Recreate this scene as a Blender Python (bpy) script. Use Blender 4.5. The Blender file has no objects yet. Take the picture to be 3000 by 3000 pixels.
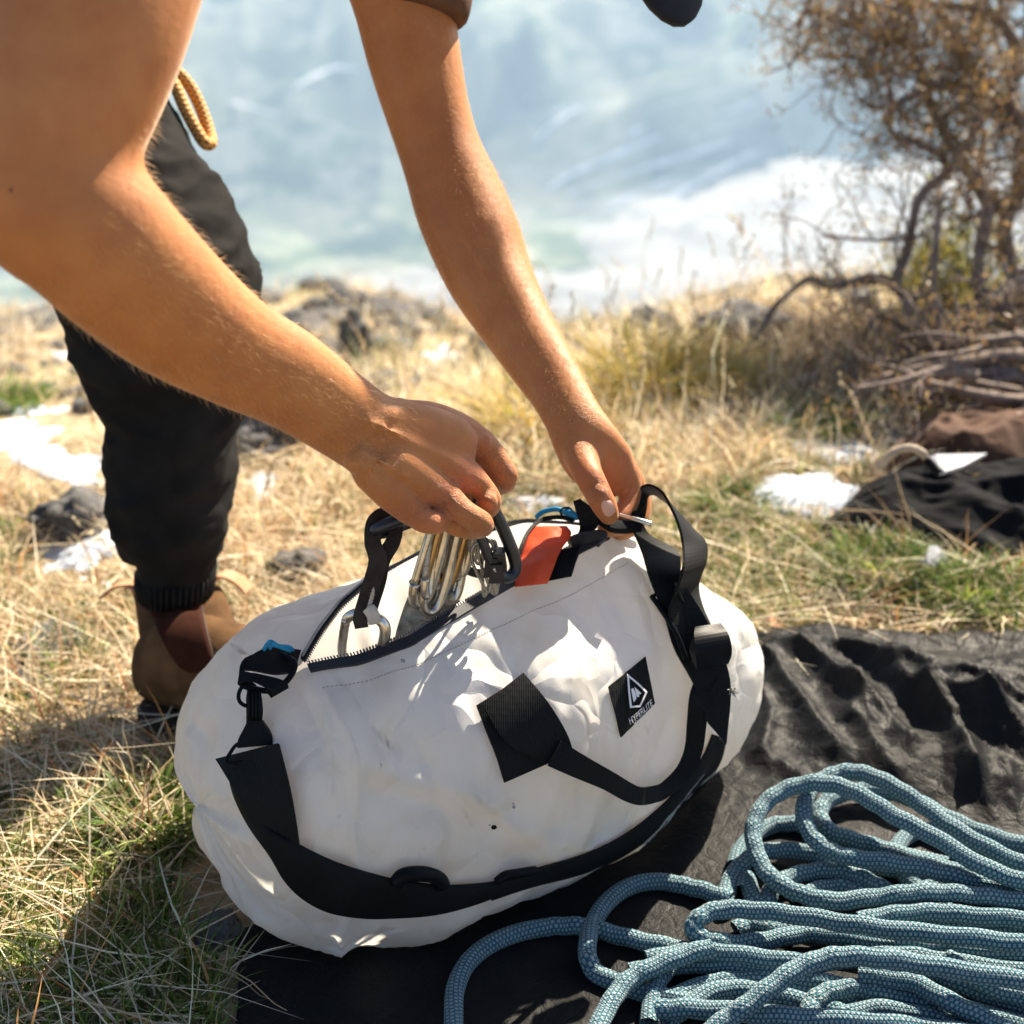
import bpy, bmesh, math, random
import numpy as np
from mathutils import Vector, Matrix, noise
from mathutils.bvhtree import BVHTree

random.seed(7)
rng = np.random.default_rng(11)
scene = bpy.context.scene
R = math.radians

# ------------------------------------------------------------------ camera
CAM_H, PITCH = 0.8, R(25)
cd = bpy.data.cameras.new('camera')
cam = bpy.data.objects.new('camera', cd)
scene.collection.objects.link(cam)
cam.location = (0, 0, CAM_H)
cam.rotation_euler = (R(90) - PITCH, 0, 0)
cd.sensor_width = 24
cd.sensor_height = 24
cd.lens = 35
cd.clip_start = 0.05
cd.clip_end = 20000
cd.dof.use_dof = True
cd.dof.focus_distance = 1.09
cd.dof.aperture_fstop = 3.6
cd.dof.aperture_blades = 9
scene.camera = cam

# ------------------------------------------------------------------ light
SUN_AZ, SUN_EL = 33.0, 42.0      # degrees right of straight ahead, above the horizon
w = bpy.data.worlds.new('World')
scene.world = w
w.use_nodes = True
nt = w.node_tree
sky = nt.nodes.new('ShaderNodeTexSky')
sky.sky_type = 'NISHITA'
sky.sun_disc = False
sky.sun_elevation = R(SUN_EL)
sky.sun_rotation = R(SUN_AZ)
sky.altitude = 900
sky.air_density = 1.0
sky.dust_density = 2.5
sky.ozone_density = 0.6
nt.nodes['Background'].inputs[1].default_value = 0.055
nt.links.new(sky.outputs[0], nt.nodes['Background'].inputs[0])
sd = bpy.data.lights.new('sun', 'SUN')
sun = bpy.data.objects.new('sun', sd)
scene.collection.objects.link(sun)
sd.energy = 5.0
sd.angle = R(0.53)
sd.color = (1.0, 0.88, 0.70)
sdir = Vector((math.sin(R(SUN_AZ)) * math.cos(R(SUN_EL)), math.cos(R(SUN_AZ)) * math.cos(R(SUN_EL)), math.sin(R(SUN_EL))))
sun.rotation_euler = sdir.to_track_quat('Z', 'Y').to_euler()

vs = scene.view_settings
vs.view_transform = 'Standard'
vs.look = 'None'
vs.exposure = 1.75
vs.gamma = 1.0
vs.use_curve_mapping = False
cy = scene.cycles
cy.use_denoising = True
cy.max_bounces = 8
cy.diffuse_bounces = 4
cy.glossy_bounces = 3
cy.transmission_bounces = 6
cy.transparent_max_bounces = 12
cy.volume_bounces = 0
cy.sample_clamp_indirect = 6.0
cy.caustics_reflective = False
cy.caustics_refractive = False

# ------------------------------------------------------------------ pixel -> place (3000 px photograph)
CP, SP, FPX = math.cos(PITCH), math.sin(PITCH), 35 / 24 * 3000


def P(px, py, d):
    s = d / FPX
    X, U = (px - 1500) * s, (1500 - py) * s
    return Vector((X, d * CP + U * SP, CAM_H - d * SP + U * CP))


def G(px, py, z=0.0):
    d = (z - CAM_H) / (-SP + (1500 - py) / FPX * CP)
    return P(px, py, d)


def proj(v):
    z = v[2] - CAM_H
    d = v[1] * CP - z * SP
    u = v[1] * SP + z * CP
    return 1500 + v[0] / d * FPX, 1500 - u / d * FPX, d


CAMV = Vector((0, 0, CAM_H))
VIEW = Vector((0, CP, -SP))
UPV = Vector((0, SP, CP))

# ------------------------------------------------------------------ material helpers


class NT:
    """small node-graph helper"""

    def __init__(s, name):
        s.m = bpy.data.materials.new(name)
        s.m.use_nodes = True
        s.t = s.m.node_tree
        s.b = s.t.nodes['Principled BSDF']
        s.out = s.t.nodes['Material Output']

    def n(s, typ, **kw):
        nd = s.t.nodes.new('ShaderNode' + typ)
        for k, v in kw.items():
            if k.startswith('i_'):
                nd.inputs[k[2:].replace('_', ' ')].default_value = v
            else:
                setattr(nd, k, v)
        return nd

    def l(s, a, b):
        s.t.links.new(a, b)

    def coord(s, kind='Object'):
        return s.n('TexCoord').outputs[kind]

    def noise(s, scale, detail=3, rough=0.55, vec=None, dist=0.0):
        nd = s.n('TexNoise')
        nd.inputs['Scale'].default_value = scale
        nd.inputs['Detail'].default_value = detail
        nd.inputs['Roughness'].default_value = rough
        nd.inputs['Distortion'].default_value = dist
        s.l(vec if vec is not None else s.coord(), nd.inputs['Vector'])
        return nd.outputs['Fac']

    def ramp(s, fac, stops):
        nd = s.n('ValToRGB')
        el = nd.color_ramp.elements
        while len(el) < len(stops):
            el.new(0.5)
        for e, (p, c) in zip(el, stops):
            e.position = p
            e.color = tuple(c) + (1,) if len(c) == 3 else c
        s.l(fac, nd.inputs['Fac'])
        return nd.outputs['Color']

    def mix(s, fac, a, b, mode='MIX'):
        nd = s.n('Mix', data_type='RGBA', blend_type=mode)
        for inp, v in ((nd.inputs[0], fac), (nd.inputs[6], a), (nd.inputs[7], b)):
            if hasattr(v, 'links') or isinstance(v, bpy.types.NodeSocket):
                s.l(v, inp)
            elif isinstance(v, (int, float)):
                inp.default_value = v
            else:
                inp.default_value = tuple(v) + (1,) if len(v) == 3 else v
        return nd.outputs[2]

    def math(s, op, a, b=None, c=None, clamp=False):
        nd = s.n('Math', operation=op, use_clamp=clamp)
        for i, v in enumerate((a, b, c)):
            if v is None:
                continue
            if isinstance(v, bpy.types.NodeSocket):
                s.l(v, nd.inputs[i])
            else:
                nd.inputs[i].default_value = v
        return nd.outputs[0]

    def scalevec(s, vec, sc):
        nd = s.n('VectorMath', operation='MULTIPLY')
        s.l(vec, nd.inputs[0])
        nd.inputs[1].default_value = sc
        return nd.outputs[0]

    def bump(s, h, strength=0.3, dist=0.002, normal=None):
        nd = s.n('Bump')
        nd.inputs['Strength'].default_value = strength
        nd.inputs['Distance'].default_value = dist
        s.l(h, nd.inputs['Height'])
        if normal is not None:
            s.l(normal, nd.inputs['Normal'])
        return nd.outputs[0]

    def set(s, **kw):
        for k, v in kw.items():
            inp = s.b.inputs[k.replace('_', ' ')]
            if isinstance(v, bpy.types.NodeSocket):
                s.l(v, inp)
            elif isinstance(v, (tuple, list)) and len(v) == 3 and inp.type == 'RGBA':
                inp.default_value = tuple(v) + (1,)
            else:
                inp.default_value = v
        return s

    def translucent(s, fac, col):
        tr = s.n('BsdfTranslucent')
        if isinstance(col, bpy.types.NodeSocket):
            s.l(col, tr.inputs['Color'])
        else:
            tr.inputs['Color'].default_value = tuple(col) + (1,)
        mx = s.n('MixShader')
        mx.inputs[0].default_value = fac
        s.l(s.b.outputs[0], mx.inputs[1])
        s.l(tr.outputs[0], mx.inputs[2])
        s.l(mx.outputs[0], s.out.inputs['Surface'])
        return s


M = {}


def plain(name, col, rough=0.6, spec=0.4, metal=0.0, var=0.25, scale=60, bump=0.0, bscale=400, bdist=0.001):
    k = NT(name)
    f = k.noise(scale, 4)
    c0 = tuple(max(0, c * (1 - var)) for c in col)
    c1 = tuple(min(1, c * (1 + var)) for c in col)
    k.set(Base_Color=k.ramp(f, [(0.3, c0), (0.7, c1)]), Roughness=rough, Metallic=metal)
    k.b.inputs['Specular IOR Level'].default_value = spec
    if bump:
        k.set(Normal=k.bump(k.noise(bscale, 3), bump, bdist))
    M[name] = k.m
    return k

# ------------------------------------------------------------------ object helpers


def tag(o, label=None, cat=None, group=None, kind=None):
    if label:
        o['label'] = label
    if cat:
        o['category'] = cat
    if group:
        o['group'] = group
    if kind:
        o['kind'] = kind
    return o


def empty(name, loc, label, cat, group=None):
    o = bpy.data.objects.new(name, None)
    scene.collection.objects.link(o)
    o.location = loc
    o.empty_display_size = 0.05
    return tag(o, label, cat, group)


def wloc(o):
    v = Vector(o.location)
    while o.parent:
        o = o.parent
        if o.type == 'EMPTY':
            v = v + Vector(o.location)
    return v


def link(name, me, mat=None, parent=None, smooth=True):
    o = bpy.data.objects.new(name, me)
    scene.collection.objects.link(o)
    if mat is not None:
        me.materials.clear()
        me.materials.append(M[mat] if isinstance(mat, str) else mat)
    if smooth and len(me.polygons):
        me.polygons.foreach_set('use_smooth', [True] * len(me.polygons))
    if parent is not None:
        o.parent = parent
        root = parent
        while root.parent:
            root = root.parent
        if parent.type == 'EMPTY':
            o.matrix_parent_inverse = Matrix.Translation(-Vector(parent.location))
    return o


def mesh(name, verts, faces, mat=None, parent=None, smooth=True):
    me = bpy.data.meshes.new(name)
    me.from_pydata([tuple(v) for v in verts], [], [tuple(f) for f in faces])
    me.update()
    return link(name, me, mat, parent, smooth)


def bigmesh(name, V, F, mat, parent=None, col=None, smooth=False, uv=None):
    """numpy mesh; F quads or tris array; col per-vertex colours"""
    me = bpy.data.meshes.new(name)
    V = np.asarray(V, np.float32)
    me.vertices.add(len(V))
    me.vertices.foreach_set('co', V.ravel())
    if not isinstance(F, list):
        F = [F]
    F = [np.asarray(f, np.int32) for f in F if len(f)]
    nl = sum(f.size for f in F)
    me.loops.add(nl)
    me.loops.foreach_set('vertex_index', np.concatenate([f.ravel() for f in F]))
    starts, tot = [], 0
    for f in F:
        k = f.shape[1]
        starts.append(tot + np.arange(len(f)) * k)
        tot += f.size
    starts = np.concatenate(starts)
    me.polygons.add(len(starts))
    me.polygons.foreach_set('loop_start', starts.astype(np.int32))
    me.update(calc_edges=True)
    if col is not None:
        a = me.color_attributes.new('tint', 'FLOAT_COLOR', 'POINT')
        c = np.ones((len(V), 4), np.float32)
        c[:, :3] = col
        a.data.foreach_set('color', c.ravel())
    o = link(name, me, mat, parent, smooth)
    return o


def crom(pts, n):
    """Catmull-Rom through rows of pts (any dimension), n samples per span"""
    A = np.asarray([list(p) for p in pts], float)
    A = np.vstack([2 * A[0] - A[1], A, 2 * A[-1] - A[-2]])
    out = []
    for i in range(1, len(A) - 2):
        p0, p1, p2, p3 = A[i - 1], A[i], A[i + 1], A[i + 2]
        for k in range(n):
            t = k / n
            out.append(0.5 * (2 * p1 + (p2 - p0) * t + (2 * p0 - 5 * p1 + 4 * p2 - p3) * t * t + (3 * p1 - p0 - 3 * p2 + p3) * t ** 3))
    out.append(A[-2])
    return np.array(out)


def rings_mesh(rings, cap=True, closed=False):
    """rings: list of equal-length lists of Vectors -> verts, faces"""
    n = len(rings[0])
    V = [p for r in rings for p in r]
    F = []
    m = len(rings)
    for i in range(m if closed else m - 1):
        a, b = i * n, ((i + 1) % m) * n
        for j in range(n):
            k = (j + 1) % n
            F.append((a + j, a + k, b + k, b + j))
    if cap and not closed:
        V.append(sum(rings[0], Vector()) / n)
        V.append(sum(rings[-1], Vector()) / n)
        c0, c1 = len(V) - 2, len(V) - 1
        e = (m - 1) * n
        for j in range(n):
            k = (j + 1) % n
            F.append((c0, k, j))
            F.append((c1, e + j, e + k))
    return V, F


def tube_rings(pts, rad, seg=10, closed=False, up=None):
    pts = [Vector(p) for p in pts]
    m = len(pts)
    rad = [rad] * m if isinstance(rad, (int, float)) else rad
    rings = []
    nrm = None
    for i, p in enumerate(pts):
        if closed:
            t = pts[(i + 1) % m] - pts[i - 1]
        else:
            t = pts[min(i + 1, m - 1)] - pts[max(i - 1, 0)]
        t.normalize()
        if nrm is None:
            h = Vector(up) if up else (Vector((0, 0, 1)) if abs(t.z) < 0.9 else Vector((1, 0, 0)))
            nrm = (h - t * h.dot(t)).normalized()
        else:
            nrm = (nrm - t * nrm.dot(t))
            nrm = nrm.normalized() if nrm.length > 1e-6 else t.orthogonal().normalized()
        b = t.cross(nrm)
        r = rad[i]
        rings.append([p + (nrm * math.cos(a) + b * math.sin(a)) * r for a in (2 * math.pi * k / seg for k in range(seg))])
    return rings


def tube(name, pts, rad, mat, parent=None, seg=10, closed=False, n=6):
    if n > 1:
        if closed:
            q = list(pts) + [pts[0]]
            A = [list(p) for p in pts]
            A = [A[-1]] + A + [A[0], A[1]]
            c = crom(A, n)[n:-n]
            pts2 = c[:-1]
        else:
            pts2 = crom(pts, n)
        if not isinstance(rad, (int, float)):
            rad = np.interp(np.linspace(0, 1, len(pts2)), np.linspace(0, 1, len(rad)), rad).tolist()
        pts = pts2
    V, F = rings_mesh(tube_rings([Vector(p) for p in pts], rad, seg, closed), cap=not closed, closed=closed)
    return mesh(name, V, F, mat, parent)


def limb_rings(pts, seg=28, n=6, cap_ends=True):
    """pts (px, py, depth, half-width px, depth ratio): elliptical loft seen from the camera at those widths"""
    A = crom([(list(p) + [0.9])[:5] for p in pts], n)
    C = [P(a[0], a[1], a[2]) for a in A]
    rings = []
    for i, a in enumerate(A):
        t = (C[min(i + 1, len(C) - 1)] - C[max(i - 1, 0)]).normalized()
        vd = (C[i] - CAMV).normalized()
        b = (vd - t * vd.dot(t)).normalized()
        c = t.cross(b)
        r = a[3] * a[2] / FPX
        rings.append([C[i] + c * (r * math.cos(x)) + b * (r * a[4] * math.sin(x)) for x in (2 * math.pi * k / seg for k in range(seg))])
    return rings


def round_ends(rings, k0=0.8, k1=0.8):
    """append shrinking rings so the loft ends as domes"""
    def dome(r, nxt, k):
        c = sum(r, Vector()) / len(r)
        cn = sum(nxt, Vector()) / len(nxt)
        d = (c - cn).normalized()
        rad = (r[0] - c).length
        out = []
        for a in (25, 50, 70, 84):
            a = R(a)
            out.append([c + (p - c) * math.cos(a) + d * rad * k * math.sin(a) for p in r])
        return out
    pre = dome(rings[0], rings[1], k0)[::-1] if k0 else []
    post = dome(rings[-1], rings[-2], k1) if k1 else []
    return pre + rings + post


def capsule_chain(pts, n=4, seg=14):
    """pts (x,y,z,r) -> smooth capsule loft (Vectors)"""
    A = crom(pts, n)
    rings = tube_rings([Vector(a[:3]) for a in A], [a[3] for a in A], seg)
    return round_ends(rings, 0.95, 0.95)


def ellipsoid(c, axes, seg=20, rg=12):
    """axes: three vectors (scaled)"""
    c = Vector(c)
    ax = [Vector(a) for a in axes]
    rings = []
    for i in range(1, rg):
        th = math.pi * i / rg
        rings.append([c + ax[2] * math.cos(th) + (ax[0] * math.cos(f) + ax[1] * math.sin(f)) * math.sin(th) for f in (2 * math.pi * k / seg for k in range(seg))])
    return rings


def union_mesh(name, ringsets, voxel, smooth_it, mat, parent, lam=0.5):
    V, F = [], []
    for rs in ringsets:
        v, f = rings_mesh(rs)
        o = len(V)
        V += v
        F += [tuple(i + o for i in q) for q in f]
    ob = mesh(name, V, F, None, None)
    bm = bmesh.new()
    bm.from_mesh(ob.data)
    bmesh.ops.recalc_face_normals(bm, faces=bm.faces)
    bm.to_mesh(ob.data)
    bm.free()
    m = ob.modifiers.new('r', 'REMESH')
    m.mode = 'VOXEL'
    m.voxel_size = voxel
    if smooth_it:
        s = ob.modifiers.new('s', 'SMOOTH')
        s.iterations = smooth_it
        s.factor = lam
    dg = bpy.context.evaluated_depsgraph_get()
    me = bpy.data.meshes.new_from_object(ob.evaluated_get(dg))
    old = ob.data
    bpy.data.objects.remove(ob)
    bpy.data.meshes.remove(old)
    me.name = name
    return link(name, me, mat, parent)


def strip(name, L, Rr, mat, parent=None, thick=0.0016, n=5, closed=False, sag=None):
    """webbing: left/right edge polylines -> solid strip"""
    L = [Vector(p) for p in crom(L, n)]
    Rr = [Vector(p) for p in crom(Rr, n)]
    rings = []
    m = len(L)
    across = 6
    for i in range(m):
        t = ((L[min(i + 1, m - 1)] + Rr[min(i + 1, m - 1)]) - (L[max(i - 1, 0)] + Rr[max(i - 1, 0)])).normalized()
        wv = Rr[i] - L[i]
        nn = t.cross(wv).normalized() * thick * 0.5
        up = [L[i].lerp(Rr[i], k / across) + nn for k in range(across + 1)]
        dn = [L[i].lerp(Rr[i], k / across) - nn for k in range(across, -1, -1)]
        rings.append(up + dn)
    V, F = rings_mesh(rings)
    return mesh(name, V, F, mat, parent, smooth=False)


def fbm(v, o=4, s=1.0):
    t, a = 0.0, 1.0
    for _ in range(o):
        t += a * noise.noise(v * s)
        s *= 2.03
        a *= 0.5
    return t


def vnoise(X, Y, scale, seed=0):
    """vectorised 2-D value noise 0..1"""
    r = np.random.default_rng(seed)
    T = r.random((64, 64))
    x, y = X * scale, Y * scale
    xi, yi = np.floor(x).astype(int), np.floor(y).astype(int)
    fx, fy = x - xi, y - yi
    fx, fy = fx * fx * (3 - 2 * fx), fy * fy * (3 - 2 * fy)
    a, b = T[xi % 64, yi % 64], T[(xi + 1) % 64, yi % 64]
    c, d = T[xi % 64, (yi + 1) % 64], T[(xi + 1) % 64, (yi + 1) % 64]
    return (a * (1 - fx) + b * fx) * (1 - fy) + (c * (1 - fx) + d * fx) * fy


def vfbm(X, Y, scale, seed=0, o=4, ridged=False):
    t, a, n = 0, 1.0, 0
    for k in range(o):
        v = vnoise(X + 3.1 * k, Y - 1.7 * k, scale, seed + k)
        if ridged:
            v = 1 - np.abs(2 * v - 1)
        t = t + a * v
        n += a
        scale *= 2.1
        a *= 0.5
    return t / n


def sstep(a, b, x):
    t = np.clip((x - a) / (b - a), 0, 1)
    return t * t * (3 - 2 * t)


def inpoly(X, Y, poly):
    X, Y = np.asarray(X), np.asarray(Y)
    inside = np.zeros(X.shape, bool)
    n = len(poly)
    for i in range(n):
        x0, y0 = poly[i]
        x1, y1 = poly[(i + 1) % n]
        c = ((y0 > Y) != (y1 > Y)) & (X < (x1 - x0) * (Y - y0) / (y1 - y0 + 1e-12) + x0)
        inside ^= c
    return inside


def seg_dist(X, Y, poly):
    d = np.full(np.shape(X), 1e9)
    for (x0, y0), (x1, y1) in zip(poly[:-1], poly[1:]):
        dx, dy = x1 - x0, y1 - y0
        t = np.clip(((X - x0) * dx + (Y - y0) * dy) / (dx * dx + dy * dy), 0, 1)
        d = np.minimum(d, np.hypot(X - x0 - t * dx, Y - y0 - t * dy))
    return d
# ------------------------------------------------------------------ materials
def mk_materials():
    # skin
    k = NT('skin')
    o = k.coord()
    big = k.noise(9, 3, 0.6)
    med = k.noise(45, 4, 0.6)
    c = k.ramp(big, [(0.25, (0.36, 0.130, 0.036)), (0.5, (0.46, 0.180, 0.055)), (0.8, (0.55, 0.240, 0.088))])
    c = k.mix(k.ramp(med, [(0.42, (0, 0, 0)), (0.75, (0.6, 0.6, 0.6))]), c, (0.36, 0.115, 0.042))
    # knuckle flush painted as an attribute mask on the mesh (blood near the skin, a real pigment difference)
    at = k.n('Attribute', attribute_name='flush')
    c = k.mix(k.math('MULTIPLY', at.outputs['Fac'], 0.65), c, (0.56, 0.15, 0.075))
    vo = k.n('TexVoronoi')
    vo.inputs['Scale'].default_value = 38
    k.l(o, vo.inputs['Vector'])
    fr = k.math('LESS_THAN', vo.outputs['Distance'], 0.055)
    vsep = k.n('SeparateColor')
    k.l(vo.outputs['Color'], vsep.inputs[0])
    fr = k.math('MULTIPLY', fr, k.math('GREATER_THAN', vsep.outputs[0], 0.72))
    c = k.mix(k.math('MULTIPLY', fr, 0.75), c, (0.13, 0.045, 0.02))
    vo2 = k.n('TexVoronoi', feature='DISTANCE_TO_EDGE')
    vo2.inputs['Scale'].default_value = 620
    k.l(k.scalevec(o, (1, 1, 0.7)), vo2.inputs['Vector'])
    b1 = k.bump(k.math('MINIMUM', vo2.outputs['Distance'], 0.2), 0.35, 0.0006)
    b2 = k.bump(k.noise(160, 3), 0.30, 0.0012, b1)
    at2 = k.n('Attribute', attribute_name='crease')
    wr = k.noise(210, 4, 0.6, dist=1.5)
    wr = k.math('MULTIPLY', k.math('ABSOLUTE', k.math('SUBTRACT', wr, 0.5)), at2.outputs['Fac'])
    b2 = k.bump(wr, 0.9, 0.006, b2)
    k.set(Base_Color=c, Roughness=k.ramp(med, [(0.3, (0.46,) * 3), (0.7, (0.62,) * 3)]), Normal=b2)
    k.b.inputs['Specular IOR Level'].default_value = 0.38
    k.b.inputs['Subsurface Weight'].default_value = 0.12
    k.b.inputs['Subsurface Radius'].default_value = (0.010, 0.003, 0.0015)
    k.b.inputs['Subsurface Scale'].default_value = 0.4
    k.b.inputs['Sheen Weight'].default_value = 0.3
    k.b.inputs['Sheen Roughness'].default_value = 0.28
    k.b.inputs['Sheen Tint'].default_value = (1, .86, .7, 1)
    M['skin'] = k.m
    k = plain('nail', (0.66, 0.36, 0.26), 0.28, 0.5, var=0.08)
    # body hair
    k = NT('body_hair')
    k.set(Base_Color=(0.72, 0.55, 0.34), Roughness=0.35)
    k.translucent(0.5, (0.95, 0.78, 0.55))
    M['body_hair'] = k.m
    # cloth
    plain('brown_jersey', (0.115, 0.062, 0.04), 0.9, 0.2, var=0.2, bump=0.3, bscale=900, bdist=0.0006)
    k = plain('black_cotton', (0.014, 0.0132, 0.0128), 0.8, 0.04, var=0.3, scale=30, bump=0.3, bscale=1200, bdist=0.0005)
    k.b.inputs['Sheen Weight'].default_value = 0.015
    k.b.inputs['Sheen Roughness'].default_value = 0.45
    plain('cap_cloth', (0.016, 0.018, 0.022), 0.8, 0.25, var=0.2, bump=0.3, bscale=900)
    plain('cap_stitch', (0.05, 0.055, 0.06), 0.8, 0.2)
    # boots
    k = plain('suede_leather', (0.105, 0.056, 0.026), 0.85, 0.07, var=0.45, scale=22, bump=0.35, bscale=260, bdist=0.001)
    k = NT('elastic')
    wv = k.n('TexWave')
    wv.inputs['Scale'].default_value = 130
    k.l(k.coord(), wv.inputs['Vector'])
    k.set(Base_Color=k.ramp(k.noise(30, 3), [(0.3, (0.026, 0.008, 0.0045)), (0.75, (0.052, 0.017, 0.009))]), Roughness=0.8,
          Normal=k.bump(wv.outputs['Fac'], 0.5, 0.0008))
    k.b.inputs['Specular IOR Level'].default_value = 0.06
    M['elastic'] = k.m
    plain('tab_leather', (0.50, 0.24, 0.13), 0.7, 0.25, var=0.2)
    plain('sole_rubber', (0.035, 0.024, 0.018), 0.7, 0.3, var=0.3)
    # bag laminate
    k = NT('laminate')
    o = k.coord()
    n1 = k.noise(8.5, 4, 0.6)
    n2 = k.noise(120, 4, 0.65, dist=0.4)
    c = k.ramp(n1, [(0.28, (0.57, 0.535, 0.48)), (0.50, (0.685, 0.675, 0.65)), (0.74, (0.57, 0.57, 0.61))])
    # scuffs and grime with shapes of their own
    n3 = k.noise(16, 5, 0.7, dist=1.2)
    c = k.mix(k.ramp(n3, [(0.55, (0, 0, 0)), (0.72, (0.5, 0.5, 0.5))]), c, (0.52, 0.46, 0.39))
    n4 = k.noise(55, 3, 0.6, dist=0.6)
    c = k.mix(k.ramp(n4, [(0.66, (0, 0, 0)), (0.76, (0.55, 0.55, 0.55))]), c, (0.34, 0.31, 0.29))
    vo = k.n('TexVoronoi', feature='DISTANCE_TO_EDGE')
    vo.inputs['Scale'].default_value = 26
    wd = k.n('TexNoise')
    wd.inputs['Scale'].default_value = 14
    k.l(o, wd.inputs['Vector'])
    k.l(k.mix(0.12, o, wd.outputs['Color'], 'LINEAR_LIGHT'), vo.inputs['Vector'])
    cr = k.ramp(vo.outputs['Distance'], [(0.0, (0, 0, 0)), (0.06, (1, 1, 1))])
    vf = k.n('TexVoronoi', feature='DISTANCE_TO_EDGE')
    vf.inputs['Scale'].default_value = 15
    mpf = k.n('Mapping')
    mpf.inputs['Rotation'].default_value = (0.3, 0.5, 0.6)
    mpf.inputs['Scale'].default_value = (1.0, 1.0, 0.55)
    k.l(k.mix(0.05, o, wd.outputs['Color'], 'LINEAR_LIGHT'), mpf.inputs['Vector'])
    k.l(mpf.outputs[0], vf.inputs['Vector'])
    b1 = k.bump(vf.outputs['Distance'], 0.75, 0.016)
    b2 = k.bump(k.noise(60, 5, 0.65, dist=0.8), 0.22, 0.0016, b1)
    k.set(Base_Color=c, Roughness=k.ramp(n2, [(0.3, (0.34,) * 3), (0.7, (0.55,) * 3)]), Normal=b2)
    k.b.inputs['Specular IOR Level'].default_value = 0.4
    k.translucent(0.34, (0.95, 0.91, 0.84))
    M['laminate'] = k.m
    # webbing
    k = NT('webbing')
    uvn = k.n('UVMap')
    wv = k.n('TexWave', wave_profile='SIN')
    wv.inputs['Scale'].default_value = 190
    k.l(k.coord(), wv.inputs['Vector'])
    wv.inputs['Distortion'].default_value = 1.0
    k.set(Base_Color=k.ramp(k.noise(400, 2), [(0.3, (0.0055, 0.006, 0.0065)), (0.8, (0.011, 0.011, 0.011))]), Roughness=0.6,
          Normal=k.bump(wv.outputs['Fac'], 0.35, 0.0005))
    k.b.inputs['Specular IOR Level'].default_value = 0.10
    k.b.inputs['Sheen Weight'].default_value = 0.01
    k.t.nodes.remove(uvn)
    M['webbing'] = k.m
    plain('pad_foam', (0.006, 0.0065, 0.007), 0.75, 0.15, var=0.2, bump=0.3, bscale=900)
    plain('black_plastic', (0.005, 0.006, 0.008), 0.45, 0.08, var=0.2)
    plain('zip_tape', (0.016, 0.018, 0.024), 0.6, 0.35, var=0.2, bump=0.3, bscale=1500)
    plain('zip_teeth', (0.10, 0.10, 0.105), 0.35, 0.6, var=0.2)
    plain('grey_tape', (0.30, 0.29, 0.27), 0.55, 0.4, var=0.25)
    plain('print_white', (0.80, 0.76, 0.76), 0.7, 0.3, var=0.04)
    k = plain('orange_nylon', (0.80, 0.12, 0.035), 0.55, 0.35, var=0.12, bump=0.25, bscale=150)
    k.translucent(0.35, (0.95, 0.16, 0.04))
    plain('blue_cord', (0.012, 0.22, 0.42), 0.6, 0.3, var=0.3, scale=900)
    # metals
    k = plain('steel', (0.55, 0.52, 0.47), 0.28, 0.5, metal=1.0, var=0.25, scale=90, bump=0.2, bscale=300)
    k = plain('black_anodised', (0.022, 0.026, 0.034), 0.3, 0.55, metal=0.35, var=0.3)
    plain('gold_anodised', (0.42, 0.27, 0.12), 0.32, 0.5, metal=1.0, var=0.2)
    plain('wire_cable', (0.36, 0.34, 0.30), 0.4, 0.5, metal=0.8, var=0.35, scale=500, bump=0.4, bscale=900)
    plain('dark_sling', (0.035, 0.028, 0.024), 0.8, 0.2, var=0.3, bump=0.5, bscale=800)
    k = plain('worn_sling', (0.36, 0.32, 0.25), 0.85, 0.2, var=0.5, scale=160, bump=0.6, bscale=500)
    plain('cream_bar', (0.52, 0.46, 0.38), 0.8, 0.2, var=0.2)
    # rope
    k = NT('rope_sheath')
    uv = k.n('UVMap', uv_map='rope').outputs[0]
    sp = k.n('SeparateXYZ')
    k.l(uv, sp.inputs[0])
    u, v = sp.outputs[0], sp.outputs[1]
    tau = 2 * math.pi
    row = k.math('MULTIPLY', u, 12.0)
    rowi = k.math('FLOOR', row)
    rs = k.math('SINE', k.math('MULTIPLY', row, math.pi))
    rs = k.math('ABSOLUTE', rs)
    ph = k.math('MULTIPLY', k.math('MODULO', rowi, 2.0), 0.5)
    vv = k.math('ADD', k.math('DIVIDE', v, 0.0036), ph)
    vs_ = k.math('SINE', k.math('MULTIPLY', vv, tau))
    dash = k.math('MULTIPLY', k.math('GREATER_THAN', rs, 0.45), k.math('GREATER_THAN', vs_, -0.15))
    wb = k.noise(220, 3)
    teal = k.ramp(wb, [(0.3, (0.018, 0.085, 0.120)), (0.75, (0.036, 0.135, 0.175))])
    grey = k.ramp(wb, [(0.3, (0.20, 0.25, 0.26)), (0.75, (0.33, 0.37, 0.37))])
    c = k.mix(dash, teal, grey)
    hb = k.math('SINE', k.math('MULTIPLY', k.math('ADD', k.math('DIVIDE', v, 0.0024), k.math('MULTIPLY', u, 14.0)), tau))
    hb2 = k.math('SINE', k.math('MULTIPLY', k.math('SUBTRACT', k.math('DIVIDE', v, 0.0024), k.math('MULTIPLY', u, 14.0)), tau))
    h = k.math('ADD', k.math('MULTIPLY', rs, 1.2), k.math('MAXIMUM', hb, hb2))
    k.set(Base_Color=c, Roughness=0.72, Normal=k.bump(h, 0.55, 0.0008))
    k.b.inputs['Sheen Weight'].default_value = 0.12
    k.b.inputs['Sheen Roughness'].default_value = 0.4
    k.b.inputs['Specular IOR Level'].default_value = 0.25
    M['rope_sheath'] = k.m
    k = NT('yellow_cord')
    uv = k.n('UVMap', uv_map='rope').outputs[0]
    sp = k.n('SeparateXYZ')
    k.l(uv, sp.inputs[0])
    r2 = k.math('MULTIPLY', sp.outputs[0], 9.0)
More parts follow.
